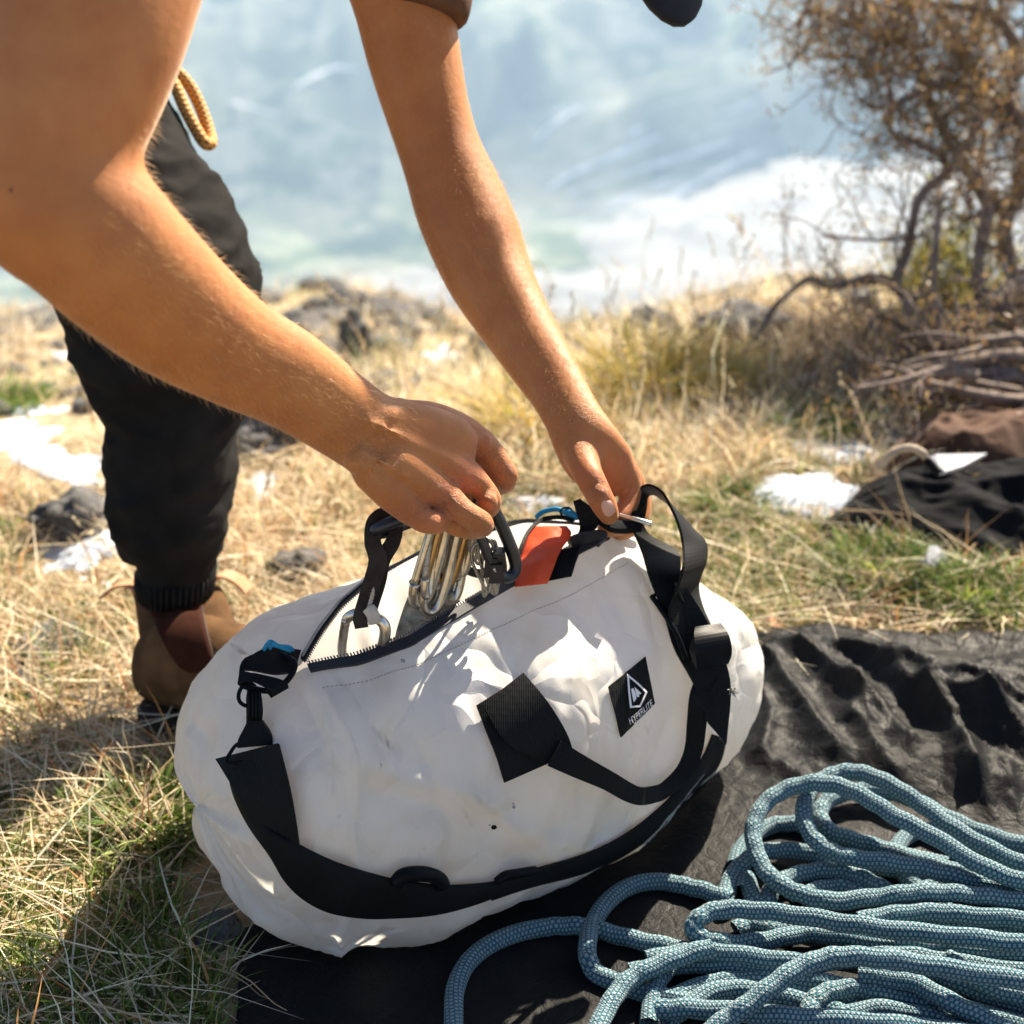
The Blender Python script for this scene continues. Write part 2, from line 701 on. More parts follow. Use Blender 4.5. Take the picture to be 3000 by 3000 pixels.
    v2 = k.math('ADD', k.math('DIVIDE', sp.outputs[1], 0.006), k.math('MULTIPLY', k.math('MODULO', k.math('FLOOR', r2), 2.0), 0.5))
    d2 = k.math('MULTIPLY', k.math('GREATER_THAN', k.math('SINE', k.math('MULTIPLY', v2, tau)), 0.35), k.math('GREATER_THAN', k.math('ABSOLUTE', k.math('SINE', k.math('MULTIPLY', r2, math.pi))), 0.5))
    k.set(Base_Color=k.mix(d2, (0.62, 0.31, 0.075), (0.16, 0.075, 0.03)), Roughness=0.75,
          Normal=k.bump(k.math('SINE', k.math('MULTIPLY', v2, tau)), 0.5, 0.0008))
    M['yellow_cord'] = k.m
    # ground sheet
    k = NT('tarp_nylon')
    n1 = k.noise(14, 4, 0.6)
    vo = k.n('TexVoronoi', feature='DISTANCE_TO_EDGE')
    vo.inputs['Scale'].default_value = 22
    wd = k.n('TexNoise')
    wd.inputs['Scale'].default_value = 11
    k.l(k.coord(), wd.inputs['Vector'])
    k.l(k.mix(0.2, k.coord(), wd.outputs['Color'], 'LINEAR_LIGHT'), vo.inputs['Vector'])
    b1 = k.bump(k.ramp(vo.outputs['Distance'], [(0.0, (0, 0, 0)), (0.10, (1, 1, 1))]), 0.15, 0.002)
    b2 = k.bump(k.noise(38, 6, 0.68, dist=1.0), 0.45, 0.006, b1)
    k.set(Base_Color=k.ramp(n1, [(0.3, (0.0065, 0.007, 0.008)), (0.7, (0.014, 0.0135, 0.013))]), Roughness=0.46, Normal=b2)
    k.b.inputs['Specular IOR Level'].default_value = 0.07
    k.b.inputs['Sheen Weight'].default_value = 0.0
    k.b.inputs['Sheen Roughness'].default_value = 0.35
    k.b.inputs['Sheen Tint'].default_value = (0.9, 0.8, 0.68, 1)
    M['tarp_nylon'] = k.m
    k = plain('black_softshell', (0.006, 0.0065, 0.008), 0.75, 0.03, var=0.3, scale=20, bump=0.4, bscale=90, bdist=0.004)
    k.b.inputs['Sheen Weight'].default_value = 0.03
    k = plain('brown_suede', (0.075, 0.036, 0.020), 0.9, 0.15, var=0.35, scale=20, bump=0.5, bscale=120, bdist=0.003)
    k.b.inputs['Sheen Weight'].default_value = 0.1
    plain('cream_fleece', (0.50, 0.40, 0.31), 0.95, 0.1, var=0.25, bump=0.8, bscale=220, bdist=0.006)
    plain('violet_fleece', (0.36, 0.33, 0.46), 0.9, 0.1, var=0.3, scale=30)
    plain('white_cloth', (0.46, 0.47, 0.50), 0.8, 0.2, var=0.06)
    # snow / rock / soil
    k = NT('snow')  # lowered blue-grey tint puts the slope's shade into the snow colour
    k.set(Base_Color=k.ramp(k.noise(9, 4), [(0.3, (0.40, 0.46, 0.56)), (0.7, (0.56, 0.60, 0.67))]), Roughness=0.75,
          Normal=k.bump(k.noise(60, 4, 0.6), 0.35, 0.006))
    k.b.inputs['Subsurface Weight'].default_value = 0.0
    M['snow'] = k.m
    plain('far_snow', (0.74, 0.74, 0.74), 0.9, 0.0, var=0.1, scale=0.05)
    k = NT('rock')
    k.set(Base_Color=k.ramp(k.noise(7, 6, 0.65), [(0.3, (0.045, 0.046, 0.05)), (0.55, (0.11, 0.105, 0.10)), (0.8, (0.20, 0.18, 0.14))]), Roughness=0.9,
          Normal=k.bump(k.noise(16, 6, 0.7), 0.9, 0.03))
    M['rock'] = k.m
    k = NT('soil')
    o = k.coord()
    n1 = k.noise(3.1, 5, 0.65)
    n2 = k.noise(42, 5, 0.7)
    n3 = k.noise(0.9, 4, 0.6)
    c = k.ramp(n1, [(0.3, (0.24, 0.17, 0.10)), (0.5, (0.44, 0.34, 0.21)), (0.72, (0.58, 0.48, 0.32))])
    c = k.mix(k.ramp(n2, [(0.35, (0.6, 0.6, 0.6)), (0.58, (0, 0, 0))]), c, (0.10, 0.072, 0.042))
    c = k.mix(k.ramp(n3, [(0.48, (0, 0, 0)), (0.62, (0.5, 0.5, 0.5))]), c, (0.13, 0.15, 0.05))
    k.set(Base_Color=c, Roughness=0.95, Normal=k.bump(n2, 0.9, 0.02))
    k.b.inputs['Specular IOR Level'].default_value = 0.15
    M['soil'] = k.m
    # blades
    k = NT('grass_blade')
    at = k.n('Attribute', attribute_name='tint')
    k.set(Base_Color=at.outputs['Color'], Roughness=0.5)
    k.b.inputs['Specular IOR Level'].default_value = 0.35
    k.translucent(0.38, at.outputs['Color'])
    M['grass_blade'] = k.m
    # shrub
    k = NT('bark')
    k.set(Base_Color=k.ramp(k.noise(22, 5, 0.65), [(0.3, (0.11, 0.08, 0.064)), (0.6, (0.25, 0.19, 0.155)), (0.85, (0.42, 0.36, 0.31))]), Roughness=0.85,
          Normal=k.bump(k.noise(90, 5, 0.7), 0.8, 0.006))
    M['bark'] = k.m
    # far land
    k = NT('far_land')
    o = k.coord()
    n1 = k.noise(0.0075, 5, 0.62)
    n2 = k.noise(0.02, 5, 0.65)
    c = k.ramp(n1, [(0.38, (0.010, 0.018, 0.022)), (0.47, (0.10, 0.13, 0.085)), (0.55, (0.50, 0.48, 0.38)), (0.64, (0.05, 0.065, 0.06))])
    c = k.mix(k.ramp(n2, [(0.38, (0.5, 0.5, 0.5)), (0.58, (0, 0, 0))]), c, (0.028, 0.040, 0.042))
    vfd = k.n('TexVoronoi')
    vfd.inputs['Scale'].default_value = 0.011
    k.l(k.scalevec(o, (1, 0.7, 0.0)), vfd.inputs['Vector'])
    fsep = k.n('SeparateColor')
    k.l(vfd.outputs['Color'], fsep.inputs[0])
    c = k.mix(0.5, c, k.ramp(fsep.outputs[0], [(0.2, (0.05, 0.075, 0.045)), (0.45, (0.16, 0.22, 0.10)), (0.7, (0.40, 0.38, 0.24)), (0.9, (0.10, 0.13, 0.08))]))
    # snow-filled gullies running diagonally down the far hillside
    mp = k.n('Mapping')
    mp.inputs['Rotation'].default_value = (0, 0, R(-7))
    mp.inputs['Scale'].default_value = (0.0022, 0.026, 0.0005)
    k.l(o, mp.inputs['Vector'])
    vd = k.n('VectorMath', operation='DISTANCE')
    k.l(o, vd.inputs[0])
    vd.inputs[1].default_value = (150, 1780, -385)
    MASKN = k.math('ADD', k.ramp(k.math('DIVIDE', vd.outputs['Value'], 400.0), [(0.25, (1, 1, 1)), (0.55, (0, 0, 0))]), k.ramp(k.noise(0.006, 3), [(0.56, (0, 0, 0)), (0.64, (0.6,) * 3)]), clamp=True)
    st = k.noise(1.0, 4, 0.55, vec=mp.outputs[0], dist=0.2)
    c = k.mix(k.math('MULTIPLY', k.ramp(st, [(0.55, (0, 0, 0)), (0.62, (0.35, 0.35, 0.35))]), MASKN), c, (0.78, 0.78, 0.76))
    k.set(Base_Color=c, Roughness=1.0)
    k.b.inputs['Specular IOR Level'].default_value = 0.0
    M['far_land'] = k.m


mk_materials()
# ------------------------------------------------------------------ the land
def land_z(x, y):
    x, y = np.asarray(x, float), np.asarray(y, float)
    side = sstep(-0.25, 0.75, x + 0.12 * (y - 2))          # 0 left slope, 1 right shoulder
    start = 1.75 + 0.75 * side
    slope = 0.250 + 0.21 * side
    t = np.maximum(0, y - start)
    z = -slope * (np.sqrt(t * t + 0.16) - 0.4) - 0.34 * np.maximum(0, y - 4.3 - 0.3 * np.sin(x * 0.7))
    z = z - 0.03 * np.maximum(0, -x - 1.0) * sstep(1.2, 2.2, y)
    z = z + 0.12 * np.exp(-(((x + 0.55) / 0.7) ** 2 + ((y - 4.7) / 0.6) ** 2))
    z = z + 0.045 * (vfbm(x, y, 1.3, 3) - 0.5) * sstep(1.3, 2.3, y) * 2
    z = z + 0.012 * (vfbm(x, y, 5.0, 9) - 0.5) * sstep(1.25, 1.7, y) * 2
    r = np.hypot(x, y)
    z = z - 0.35 * np.maximum(0, r - 9.5)
    return z


def far_z(x, y):
    r = np.hypot(x, y)
    ang = np.arctan2(x, y)
    near = land_z(x, y)
    down = np.maximum(near, -430)
    floor = -430 + 22 * (vfbm(x, y, 1 / 420, 5) - 0.5) * 2
    foot = 1640 + 130 * (vfbm(ang * 2.2 + 9, r * 0, 1.0, 31, 2) - 0.5) * 2
    t = np.maximum(0, r - foot)
    q = (x * .50 - y * .87) + 60 * (vfbm(x, y, 1 / 260, 91, 3) - .5)
    spur = 1 - np.abs(2 * vnoise(q / 95, x * 0 + .5, 1.0, 93) - 1)
    up = 0.46 * t * (0.75 + 0.5 * vfbm(x, y, 1 / 700, 12)) + (120 * (vfbm(x, y, 1 / 330, 21, 5, True) - 0.5) + 55 * spur) * sstep(0, 300, t)
    z = np.where(r < 700, down, np.maximum(floor + up, down))
    return np.minimum(z, 55 + 12 * vfbm(x, y, 1 / 500, 40))


def polar_sheet(name, r0, r1, nr, na, zf, mat, power=None):
    rr = np.geomspace(r0, r1, nr)
    fr = np.linspace(-32, 32, int(na * 0.72))
    bk = np.linspace(32, 328, na - len(fr) + 2)[1:-1]
    aa = np.radians(np.concatenate([fr, bk]))
    A, Q = np.meshgrid(aa, rr)
    X, Y = Q * np.sin(A), Q * np.cos(A)
    Z = zf(X, Y)
    V = np.stack([X, Y, Z], -1).reshape(-1, 3)
    n = len(aa)
    i, j = np.meshgrid(np.arange(nr - 1), np.arange(n), indexing='ij')
    a = i * n + j
    b = i * n + (j + 1) % n
    F = np.stack([a, b, b + n, a + n], -1).reshape(-1, 4)[:, ::-1]
    V = np.vstack([V, [[0, 0, float(V[:n, 2].mean())]]]) if r0 < 1 else V
    Fs = [F]
    if r0 < 1:
        c = len(V) - 1
        jj = np.arange(n)
        Fs.append(np.stack([np.full(n, c), (jj + 1) % n, jj], -1)[:, ::-1])
    return bigmesh(name, V, Fs, mat, smooth=True)


o = polar_sheet('ground', 0.3, 14.0, 190, 240, land_z, 'soil')
tag(o, 'dry alpine hillside of soil and straw under the grass', kind='structure')
o = polar_sheet('valley_and_hills', 13.9, 7000.0, 210, 420, far_z, 'far_land')
tag(o, 'hazy valley floor and far hillside streaked with snow', kind='structure')

# haze over the valley: one closed box of even air
def box_mesh(name, lo, hi, mat):
    x0, y0, z0 = lo
    x1, y1, z1 = hi
    V = [(x0, y0, z0), (x1, y0, z0), (x1, y1, z0), (x0, y1, z0), (x0, y0, z1), (x1, y0, z1), (x1, y1, z1), (x0, y1, z1)]
    F = [(0, 3, 2, 1), (4, 5, 6, 7), (0, 1, 5, 4), (1, 2, 6, 5), (2, 3, 7, 6), (3, 0, 4, 7)]
    return mesh(name, V, F, mat, smooth=False)


def vol_mat(name, col, dens, aniso):
    m = bpy.data.materials.new(name)
    m.use_nodes = True
    t = m.node_tree
    t.nodes.remove(t.nodes['Principled BSDF'])
    pv = t.nodes.new('ShaderNodeVolumePrincipled')
    pv.inputs['Color'].default_value = tuple(col) + (1,)
    pv.inputs['Density'].default_value = dens
    pv.inputs['Anisotropy'].default_value = aniso
    t.links.new(pv.outputs[0], t.nodes['Material Output'].inputs['Volume'])
    M[name] = m
    return m


vol_mat('haze_air', (0.50, 0.72, 1.0), 0.00033, 0.15)
hz = box_mesh('haze', (-7400, -7400, -475), (7400, 7400, 80), 'haze_air')
tag(hz, 'pale blue haze filling the valley air', kind='stuff')

# snow lying in the gullies of the far hillside
def ray_hit(zf, px, py, d0, d1, n):
    d = np.geomspace(d0, d1, n)
    sc = d / FPX
    X, U = (px - 1500) * sc, (1500 - py) * sc
    Y, Z = d * CP + U * SP, CAM_H - d * SP + U * CP
    below = Z < zf(X, Y)
    k = int(np.argmax(below)) if below.any() else n - 1
    if k == 0:
        return P(px, py, d[0])
    g0 = Z[k - 1] - zf(X[k - 1:k], Y[k - 1:k])[0]
    g1 = Z[k] - zf(X[k:k + 1], Y[k:k + 1])[0]
    t = g0 / (g0 - g1 + 1e-12)
    return P(px, py, d[k - 1] + (d[k] - d[k - 1]) * t)


def far_hit(px, py):
    return ray_hit(far_z, px, py, 700, 5000, 500)


STREAKS = [([(1595, 561), (1692, 503), (1808, 455), (1934, 402)], 9), ([(1663, 571), (1788, 528), (1924, 484), (2079, 436), (2147, 416)], 8), ([(1769, 620), (1866, 566), (1982, 523), (2069, 499)], 9),
           ([(1788, 658), (1905, 610), (2021, 552), (2156, 474), (2263, 426)], 8), ([(1837, 397), (1885, 378)], 8), ([(2110, 340), (2190, 308), (2253, 281)], 5),
           ([(1382, 358), (1420, 345), (1459, 329)], 7), ([(859, 261), (920, 225), (985, 200), (1053, 208)], 6), ([(560, 268), (640, 290), (730, 316), (840, 345)], 4), ([(900, 392), (960, 362), (1050, 320)], 4), ([(1560, 420), (1640, 350), (1700, 320)], 6), ([(2120, 20), (2220, 40), (2320, 60)], 7)]
sv, sf = [], []
for pl_, w_ in STREAKS:
    A = crom(pl_, 6)
    b0 = len(sv)
    for i in range(len(A)):
        t = A[min(i + 1, len(A) - 1)] - A[max(i - 1, 0)]
        t = t / np.linalg.norm(t)
        nn = np.array([-t[1], t[0]])
        ww = w_ * (.45 + .75 * math.sin(math.pi * (i + .6) / (len(A) + .2))) * random.uniform(.75, 1.2)
        for sg in (-1, 0, 1):
            q = A[i] + nn * sg * ww
            p = far_hit(q[0], q[1])
            sv.append((p.x, p.y, p.z + (2.2 if sg == 0 else .8)))
    for i in range(len(A) - 1):
        for k in range(2):
            a = b0 + i * 3 + k
            sf.append((a, a + 1, a + 4, a + 3))
tag(mesh('snow_streaks', sv, sf, 'far_snow'), 'streaks of snow lying in gullies on the far hillside', kind='stuff')

# fog bank lying on the valley floor
vol_mat('fog_air', (1, 1, 1), 0.05, 0.3)
rings = []
fog = [(2020, 700, 1480, 70), (2180, 660, 1500, 85), (2350, 620, 1540, 95), (2520, 570, 1600, 95), (2680, 600, 1580, 100), (2150, 770, 1430, 85), (2380, 740, 1460, 100), (2600, 730, 1470, 100), (1900, 730, 1450, 55), (1980, 800, 1400, 60), (2800, 720, 1470, 110), (3000, 650, 1520, 120), (3250, 680, 1500, 140),
       (1130, 880, 1330, 45), (1230, 865, 1340, 55), (1380, 890, 1320, 70), (1560, 895, 1310, 75), (1740, 890, 1310, 75), (1930, 895, 1300, 80), (2130, 890, 1310, 85), (2350, 890, 1310, 90), (2600, 880, 1320, 95), (1060, 850, 1350, 35)]
fv, ff = [], []
for i, (px, py, d, r) in enumerate(fog):
    c = P(px, py, d)
    bm = bmesh.new()
    bmesh.ops.create_icosphere(bm, subdivisions=4, radius=1)
    base = len(fv)
    for v in bm.verts:
        q = v.co.normalized()
        s = 1 + 0.45 * fbm(q * 1.6 + Vector((i * 3.1, 0, 0)), 4)
        fv.append((c.x + q.x * r * 1.25 * s, c.y + q.y * r * 0.9 * s, c.z + q.z * r * 0.34 * s))
    ff += [tuple(v.index + base for v in f.verts) for f in bm.faces]
    bm.free()
fo = mesh('valley_fog', fv, ff, 'fog_air')
tag(fo, 'bank of white fog lying along the valley floor', kind='stuff')
# ------------------------------------------------------------------ the duffel bag
BD0, BA, BN = Vector((-.205, 1.03, 0)), Vector((.879, .477, 0)).normalized(), Vector((-.477, .879, 0)).normalized()


def bagpt(s, v, z):
    return BD0 + BA * s + BN * v + Vector((0, 0, z))


ZF = np.array([(-.10, -.10, .17), (-.03, -.100, .235), (.005, -.104, .245), (.04, -.126, .249), (.08, -.124, .250), (.128, -.107, .252), (.186, -.087, .255), (.237, -.079, .261), (.275, -.074, .268), (.292, -.066, .266), (.33, -.062, .246), (.38, -.060, .214), (.45, -.075, .14)])
ZB = np.array([(-.10, -.10, .17), (-.03, -.096, .235), (.005, -.098, .245), (.03, -.070, .247), (.06, -.040, .246), (.097, -.020, .250), (.17, -.002, .258), (.24, -.010, .263), (.275, -.040, .266), (.292, -.060, .266), (.33, -.060, .246), (.38, -.058, .214), (.45, -.075, .14)])


def bag_section(s):
    x = abs((s - .17) / (.272 if s > .17 else .242))
    k = max(1e-13, 1 - min(x, 1.0) ** 3.4) ** (1 / 3.4)
    vf, zf = np.interp(s, ZF[:, 0], ZF[:, 1]), np.interp(s, ZF[:, 0], ZF[:, 2])
    vb, zb = np.interp(s, ZB[:, 0], ZB[:, 1]), np.interp(s, ZB[:, 0], ZB[:, 2])
    tv_ = min(1, max(0, (s - .16) / .22))
    vc = -.058 + .042 * tv_ * tv_ * (3 - 2 * tv_)
    zc = .112
    top = min(zf, zc + .155 * k)
    hs = (zf - .03) / .22
    prof = [(-.116, .212), (-.145, .155), (-.154, .10), (-.144, .05), (-.112, .010), (-.05, 0), (.05, 0), (.11, .010), (.148, .06), (.154, .12), (.13, .18), (.085, .226)]
    pts = []
    for v, z in prof:
        zz = zc + (z - zc) * k * (min(1.0, hs) if z > zc else 1)
        pts.append((vc + v * k, zz))
    e0 = (vc + (vf - vc) * k, zc + (zf - zc) * k)
    e1 = (vc + (vb - vc) * k, zc + (zb - zc) * k)
    if s > .292 or s < .0:
        m = ((e0[0] + e1[0]) / 2, (e0[1] + e1[1]) / 2)
        e0 = e1 = m
    return crom([e0] + pts + [e1], 9)


kk_ = np.linspace(.0, .93, 26)
SB = np.unique(np.concatenate([.17 - .242 * (1 - np.maximum(kk_, 1e-4) ** 3.4) ** (1 / 3.4), np.linspace(-.03, .0, 12), np.linspace(.0, .292, 110), np.linspace(.292, .335, 18), .17 + .272 * (1 - np.maximum(kk_, 1e-4) ** 3.4) ** (1 / 3.4)]))
grid = []
for s in SB:
    sec = bag_section(s)
    grid.append([bagpt(s, v, z) for v, z in sec])
GN = np.array([[tuple(p) for p in r] for r in grid])          # ns x np x 3
du = np.gradient(GN, axis=0)
dv = np.gradient(GN, axis=1)
NR = np.cross(du, dv)
NR /= np.linalg.norm(NR, axis=2, keepdims=True) + 1e-9
cen = np.array(bagpt(.18, -.058, .11))
flip = np.sign(((GN - cen) * NR).sum(2, keepdims=True))
NR *= np.where(flip == 0, 1, flip)
# project for the folds that show on the near side
zz_ = GN[..., 2] - CAM_H
dd_ = GN[..., 1] * CP - zz_ * SP
PX = 1500 + GN[..., 0] / dd_ * FPX
PY = 1500 - (GN[..., 1] * SP + zz_ * CP) / dd_ * FPX
front = (NR * (np.array([0, 0, CAM_H]) - GN)).sum(2) > 0
disp = np.zeros(PX.shape)
SS = SB[:, None] + 0 * PX
ARC = np.linspace(0, 1, GN.shape[1])[None, :] + 0 * PX
disp += .006 * (vfbm(SS, ARC * .8, 9, 50, 4) - .5)
disp += .004 * (vfbm(SS * 1.0 + ARC * .25, ARC * .5 - SS * .6, 22, 60, 4, True) - .55)


def facets(U, W, cell, seed):
    """piecewise-planar crumple: random heights on a warped lattice, split into triangles"""
    T = np.random.default_rng(seed).random((64, 64)) - .5
    u = U / cell + .55 * (vnoise(U, W, .55 / cell, seed + 1) - .5) * 2
    w_ = W / cell + .55 * (vnoise(U, W, .55 / cell, seed + 2) - .5) * 2 + .5 * u
    i, j = np.floor(u).astype(int), np.floor(w_).astype(int)
    fu, fw = u - i, w_ - j
    a, b, c, d = T[i % 64, j % 64], T[(i + 1) % 64, j % 64], T[i % 64, (j + 1) % 64], T[(i + 1) % 64, (j + 1) % 64]
    return np.where(fu + fw < 1, a + (b - a) * fu + (c - a) * fw, d + (c - d) * (1 - fu) + (b - d) * (1 - fw))


disp += .011 * facets(SS, ARC * .75, .075, 7) + .0055 * facets(SS, ARC * .75, .034, 17) + .0020 * facets(SS, ARC * .75, .016, 27)


def fold(poly, amp, wd):
    global disp
    d = seg_dist(PX, PY, poly)
    disp += np.where(front, 1.35 * amp * np.exp(-np.sqrt((d / wd) ** 2 * 1.2 + .02)), 0)


fold([(925, 1960), (985, 2070), (1045, 2200), (1050, 2330), (1040, 2460), (1045, 2570), (1000, 2760)], .0075, 26)
fold([(900, 1975), (960, 2090), (985, 2200), (975, 2330)], .005, 14)
fold([(1010, 2010), (1085, 2140), (1150, 2190)], -.006, 14)
fold([(560, 2120), (640, 2230), (660, 2400)], -.004, 26)
fold([(620, 2020), (700, 2130), (720, 2300)], .004, 18)
fold([(1380, 2330), (1500, 2420), (1640, 2520)], .0045, 16)
fold([(1240, 2200), (1330, 2440), (1300, 2560)], -.005, 40)
fold([(985, 1990), (1060, 2090), (1130, 2230)], .006, 22)
fold([(880, 2010), (930, 2110), (960, 2230)], -.004, 30)
fold([(1050, 2225), (1180, 2285), (1330, 2320), (1450, 2360)], .0055, 30)
fold([(1100, 2330), (1250, 2370), (1420, 2400)], -.006, 60)
fold([(1782, 1590), (1850, 1690), (1920, 1800), (2000, 1960), (2060, 2140)], .0075, 34)
fold([(1660, 1640), (1560, 1850), (1500, 2050)], -.004, 60)
fold([(1700, 2330), (1600, 2440), (1500, 2520)], -.005, 55)
fold([(1740, 2490), (1640, 2470), (1560, 2430)], .004, 24)
fold([(1830, 2350), (1930, 2250), (1990, 2150)], -.004, 40)
fold([(690, 2660), (800, 2700), (950, 2730)], .004, 22)
fold([(640, 2560), (760, 2640), (900, 2690)], -.003, 30)
fold([(1180, 1900), (1150, 2000), (1120, 2120)], .0025, 30)
fold([(2120, 1720), (2180, 1900), (2150, 2080)], -.004, 30)
lim = sstep(0, .05, ARC) * sstep(0, .05, 1 - ARC) * (GN[..., 2] > .004)
GN = GN + NR * (disp * lim)[..., None]
GN[..., 2] = np.maximum(GN[..., 2], .0015)
GN[0] = GN[1].mean(0)
GN[-1] = GN[-2].mean(0)
bag = empty('duffel_bag', tuple(bagpt(.18, -.06, 0)), 'white translucent duffel bag with black straps standing open on black sheet', 'duffel bag')
npnt = GN.shape[1]


def bag_panel(name, i0, i1, lab=None):
    sub = GN[i0:i1 + 1]
    V = sub.reshape(-1, 3)
    m = len(sub)
    i, j = np.meshgrid(np.arange(m - 1), np.arange(npnt - 1), indexing='ij')
    a = i * npnt + j
    F = np.stack([a, a + 1, a + npnt + 1, a + npnt], -1).reshape(-1, 4)
    ob = bigmesh(name, V, F, 'laminate', bag, smooth=True)
    if lab:
        tag(ob, lab)
    return ob


iL = int(np.argmin(abs(SB - .004)))
iR = int(np.argmin(abs(SB - .300)))
p1 = bag_panel('end_panel', 0, iL)
p2 = bag_panel('main_panel', iL, iR)
p3 = bag_panel('end_panel', iR, len(SB) - 1)
bv, bf = [], []
for p in (p1, p2, p3):
    o_ = len(bv)
    bv += [v.co.copy() for v in p.data.vertices]
    bf += [tuple(i + o_ for i in q.vertices) for q in p.data.polygons]
BVH = BVHTree.FromPolygons(bv, bf)


def onbag(px, py, off=.0015):
    d = (P(px, py, 1) - CAMV).normalized()
    h, nr, _, dist = BVH.ray_cast(CAMV, d)
    if h is None:
        h, nr, _, dist = BVH.find_nearest(P(px, py, 1.2))
        h = CAMV + d * ((h - CAMV).length)
    if nr.dot(d) > 0:
        nr = -nr
    return h + nr * off


def edge_curve(row_front=True, s0=.006, s1=.29):
    idx = [i for i, s in enumerate(SB) if s0 <= s <= s1]
    return [Vector(GN[i, 0 if row_front else -1]) for i in idx], [Vector(GN[i, 4 if row_front else -5]) for i in idx]


# clothes packed against the near wall, seen as darker shapes through the laminate
def packed(s0, v0, z0, rs, rv, rz, seed):
    bm = bmesh.new()
    bmesh.ops.create_icosphere(bm, subdivisions=4, radius=1)
    for v in bm.verts:
        q = v.co.normalized()
        k_ = 1 + .16 * fbm(q * 2 + Vector((seed, 0, 0)), 3)
        q = Vector((math.copysign(abs(q.x) ** .6, q.x), math.copysign(abs(q.y) ** .6, q.y), math.copysign(abs(q.z) ** .6, q.z))) * k_
        v.co = bagpt(s0 + q.x * rs, v0 + q.y * rv, z0 + q.z * rz)
    me = bpy.data.meshes.new('packed_clothes')
    bm.to_mesh(me)
    bm.free()
    return me


tag(link('packed_clothes', packed(.03, -.105, .08, .045, .05, .045, 1), 'violet_fleece'), 'pale violet clothing bundle showing through the left end of the bag', 'clothes')
tag(link('packed_clothes', packed(.17, -.11, .062, .085, .06, .05, 5), 'violet_fleece'), 'clothing bundle showing faintly through the middle of the bag', 'clothes')

# zipper tapes and teeth along both lips of the opening
for fr in (True, False):
    c, inn = edge_curve(fr)
    L = [p + (p - q).normalized() * .0025 for p, q in zip(c, inn)]
    Rr = [p + (q - p).normalized() * .0052 + (CAMV - p).normalized() * .0018 for p, q in zip(c, inn)]
    zt = strip('zip_tape', L[::4], Rr[::4], 'zip_tape', bag, .0024, 4)
    tv, tf = [], []
    cc = crom(c[::6], 40)
    acc = 0
    for i in range(1, len(cc) - 1):
        acc += np.linalg.norm(cc[i] - cc[i - 1])
        if acc > .0022:
            acc = 0
            j = min(int(i / len(cc) * len(c)), len(c) - 1)
            t = Vector(cc[i + 1] - cc[i - 1]).normalized()
            up = (c[j] - inn[j]).normalized()
            sd_ = t.cross(up)
            q = Vector(cc[i]) + up * .0042
            b0 = len(tv)
            for dx in (-.0006, .0006):
                for dy in (-.0015, .0015):
                    for dz in (-.0012, .0012):
                        tv.append(q + t * dx + sd_ * dy + up * dz)
            tf += [tuple(b0 + k for k in f) for f in ((0, 1, 3, 2), (4, 6, 7, 5), (0, 4, 5, 1), (2, 3, 7, 6), (0, 2, 6, 4), (1, 5, 7, 3))]
    tag(mesh('zip_teeth', tv, tf, 'zip_teeth', zt, False), kind='stuff')
# grey binding tape along the back lip, left end
c, inn = edge_curve(False, .008, .10)
gt = strip('binding_tape', [p + Vector((0, 0, .004)) for p in c[::5]], [p + (q - p).normalized() * .005 + Vector((0, 0, .003)) for p, q in zip(c, inn)][::5], 'grey_tape', bag, .001, 4)


def on_strip(name, Lp, Rp, mat, off=.003, thick=.0018, parent=None, n=5):
    return strip(name, [onbag(x, y, off) if len(q) == 0 else P(x, y, q[0]) for x, y, *q in Lp], [onbag(x, y, off) if len(q) == 0 else P(x, y, q[0]) for x, y, *q in Rp], mat, parent or bag, thick, n)


# taped seams where the round ends meet the body, and a stitched hem below the zip
def seam(i0, w_, name, mat):
    j0, j1 = 3, npnt - 4
    Lp = [Vector(GN[max(0, i0 - w_), j] + NR[i0, j] * .0016) for j in range(j0, j1, 3)]
    Rp = [Vector(GN[min(len(SB) - 1, i0 + w_), j] + NR[i0, j] * .0016) for j in range(j0, j1, 3)]
    return strip(name, Lp, Rp, mat, bag, .0012, 2)


for jj in (3,):
    tv, tf = [], []
    idx = [i for i, s in enumerate(SB) if .01 <= s <= .285]
    for a_, b_ in zip(idx[:-1:1], idx[1::1]):
        p_, q_ = Vector(GN[a_, jj] + NR[a_, jj] * .0007), Vector(GN[b_, jj] + NR[b_, jj] * .0007)
        v_, f_ = rings_mesh(tube_rings([p_.lerp(q_, .15), p_.lerp(q_, .75)], .0003, 5))
        tf += [tuple(k + len(tv) for k in q) for q in f_]
        tv += v_
    tag(mesh('stitching', tv, tf, 'grey_tape', bag), kind='stuff')
# front grab handle: sewn webbing patch folding into a rolled loop
patch = on_strip('handle_anchor', [(1392, 2068), (1420, 2145), (1448, 2215), (1470, 2290)], [(1530, 1990), (1575, 2050), (1612, 2120), (1640, 2215)], 'webbing', .0035)
dpt = lambda x, y, off=.004: onbag(x, y, off)


def dep(x, y):
    return proj(onbag(x, y, 0))[2]


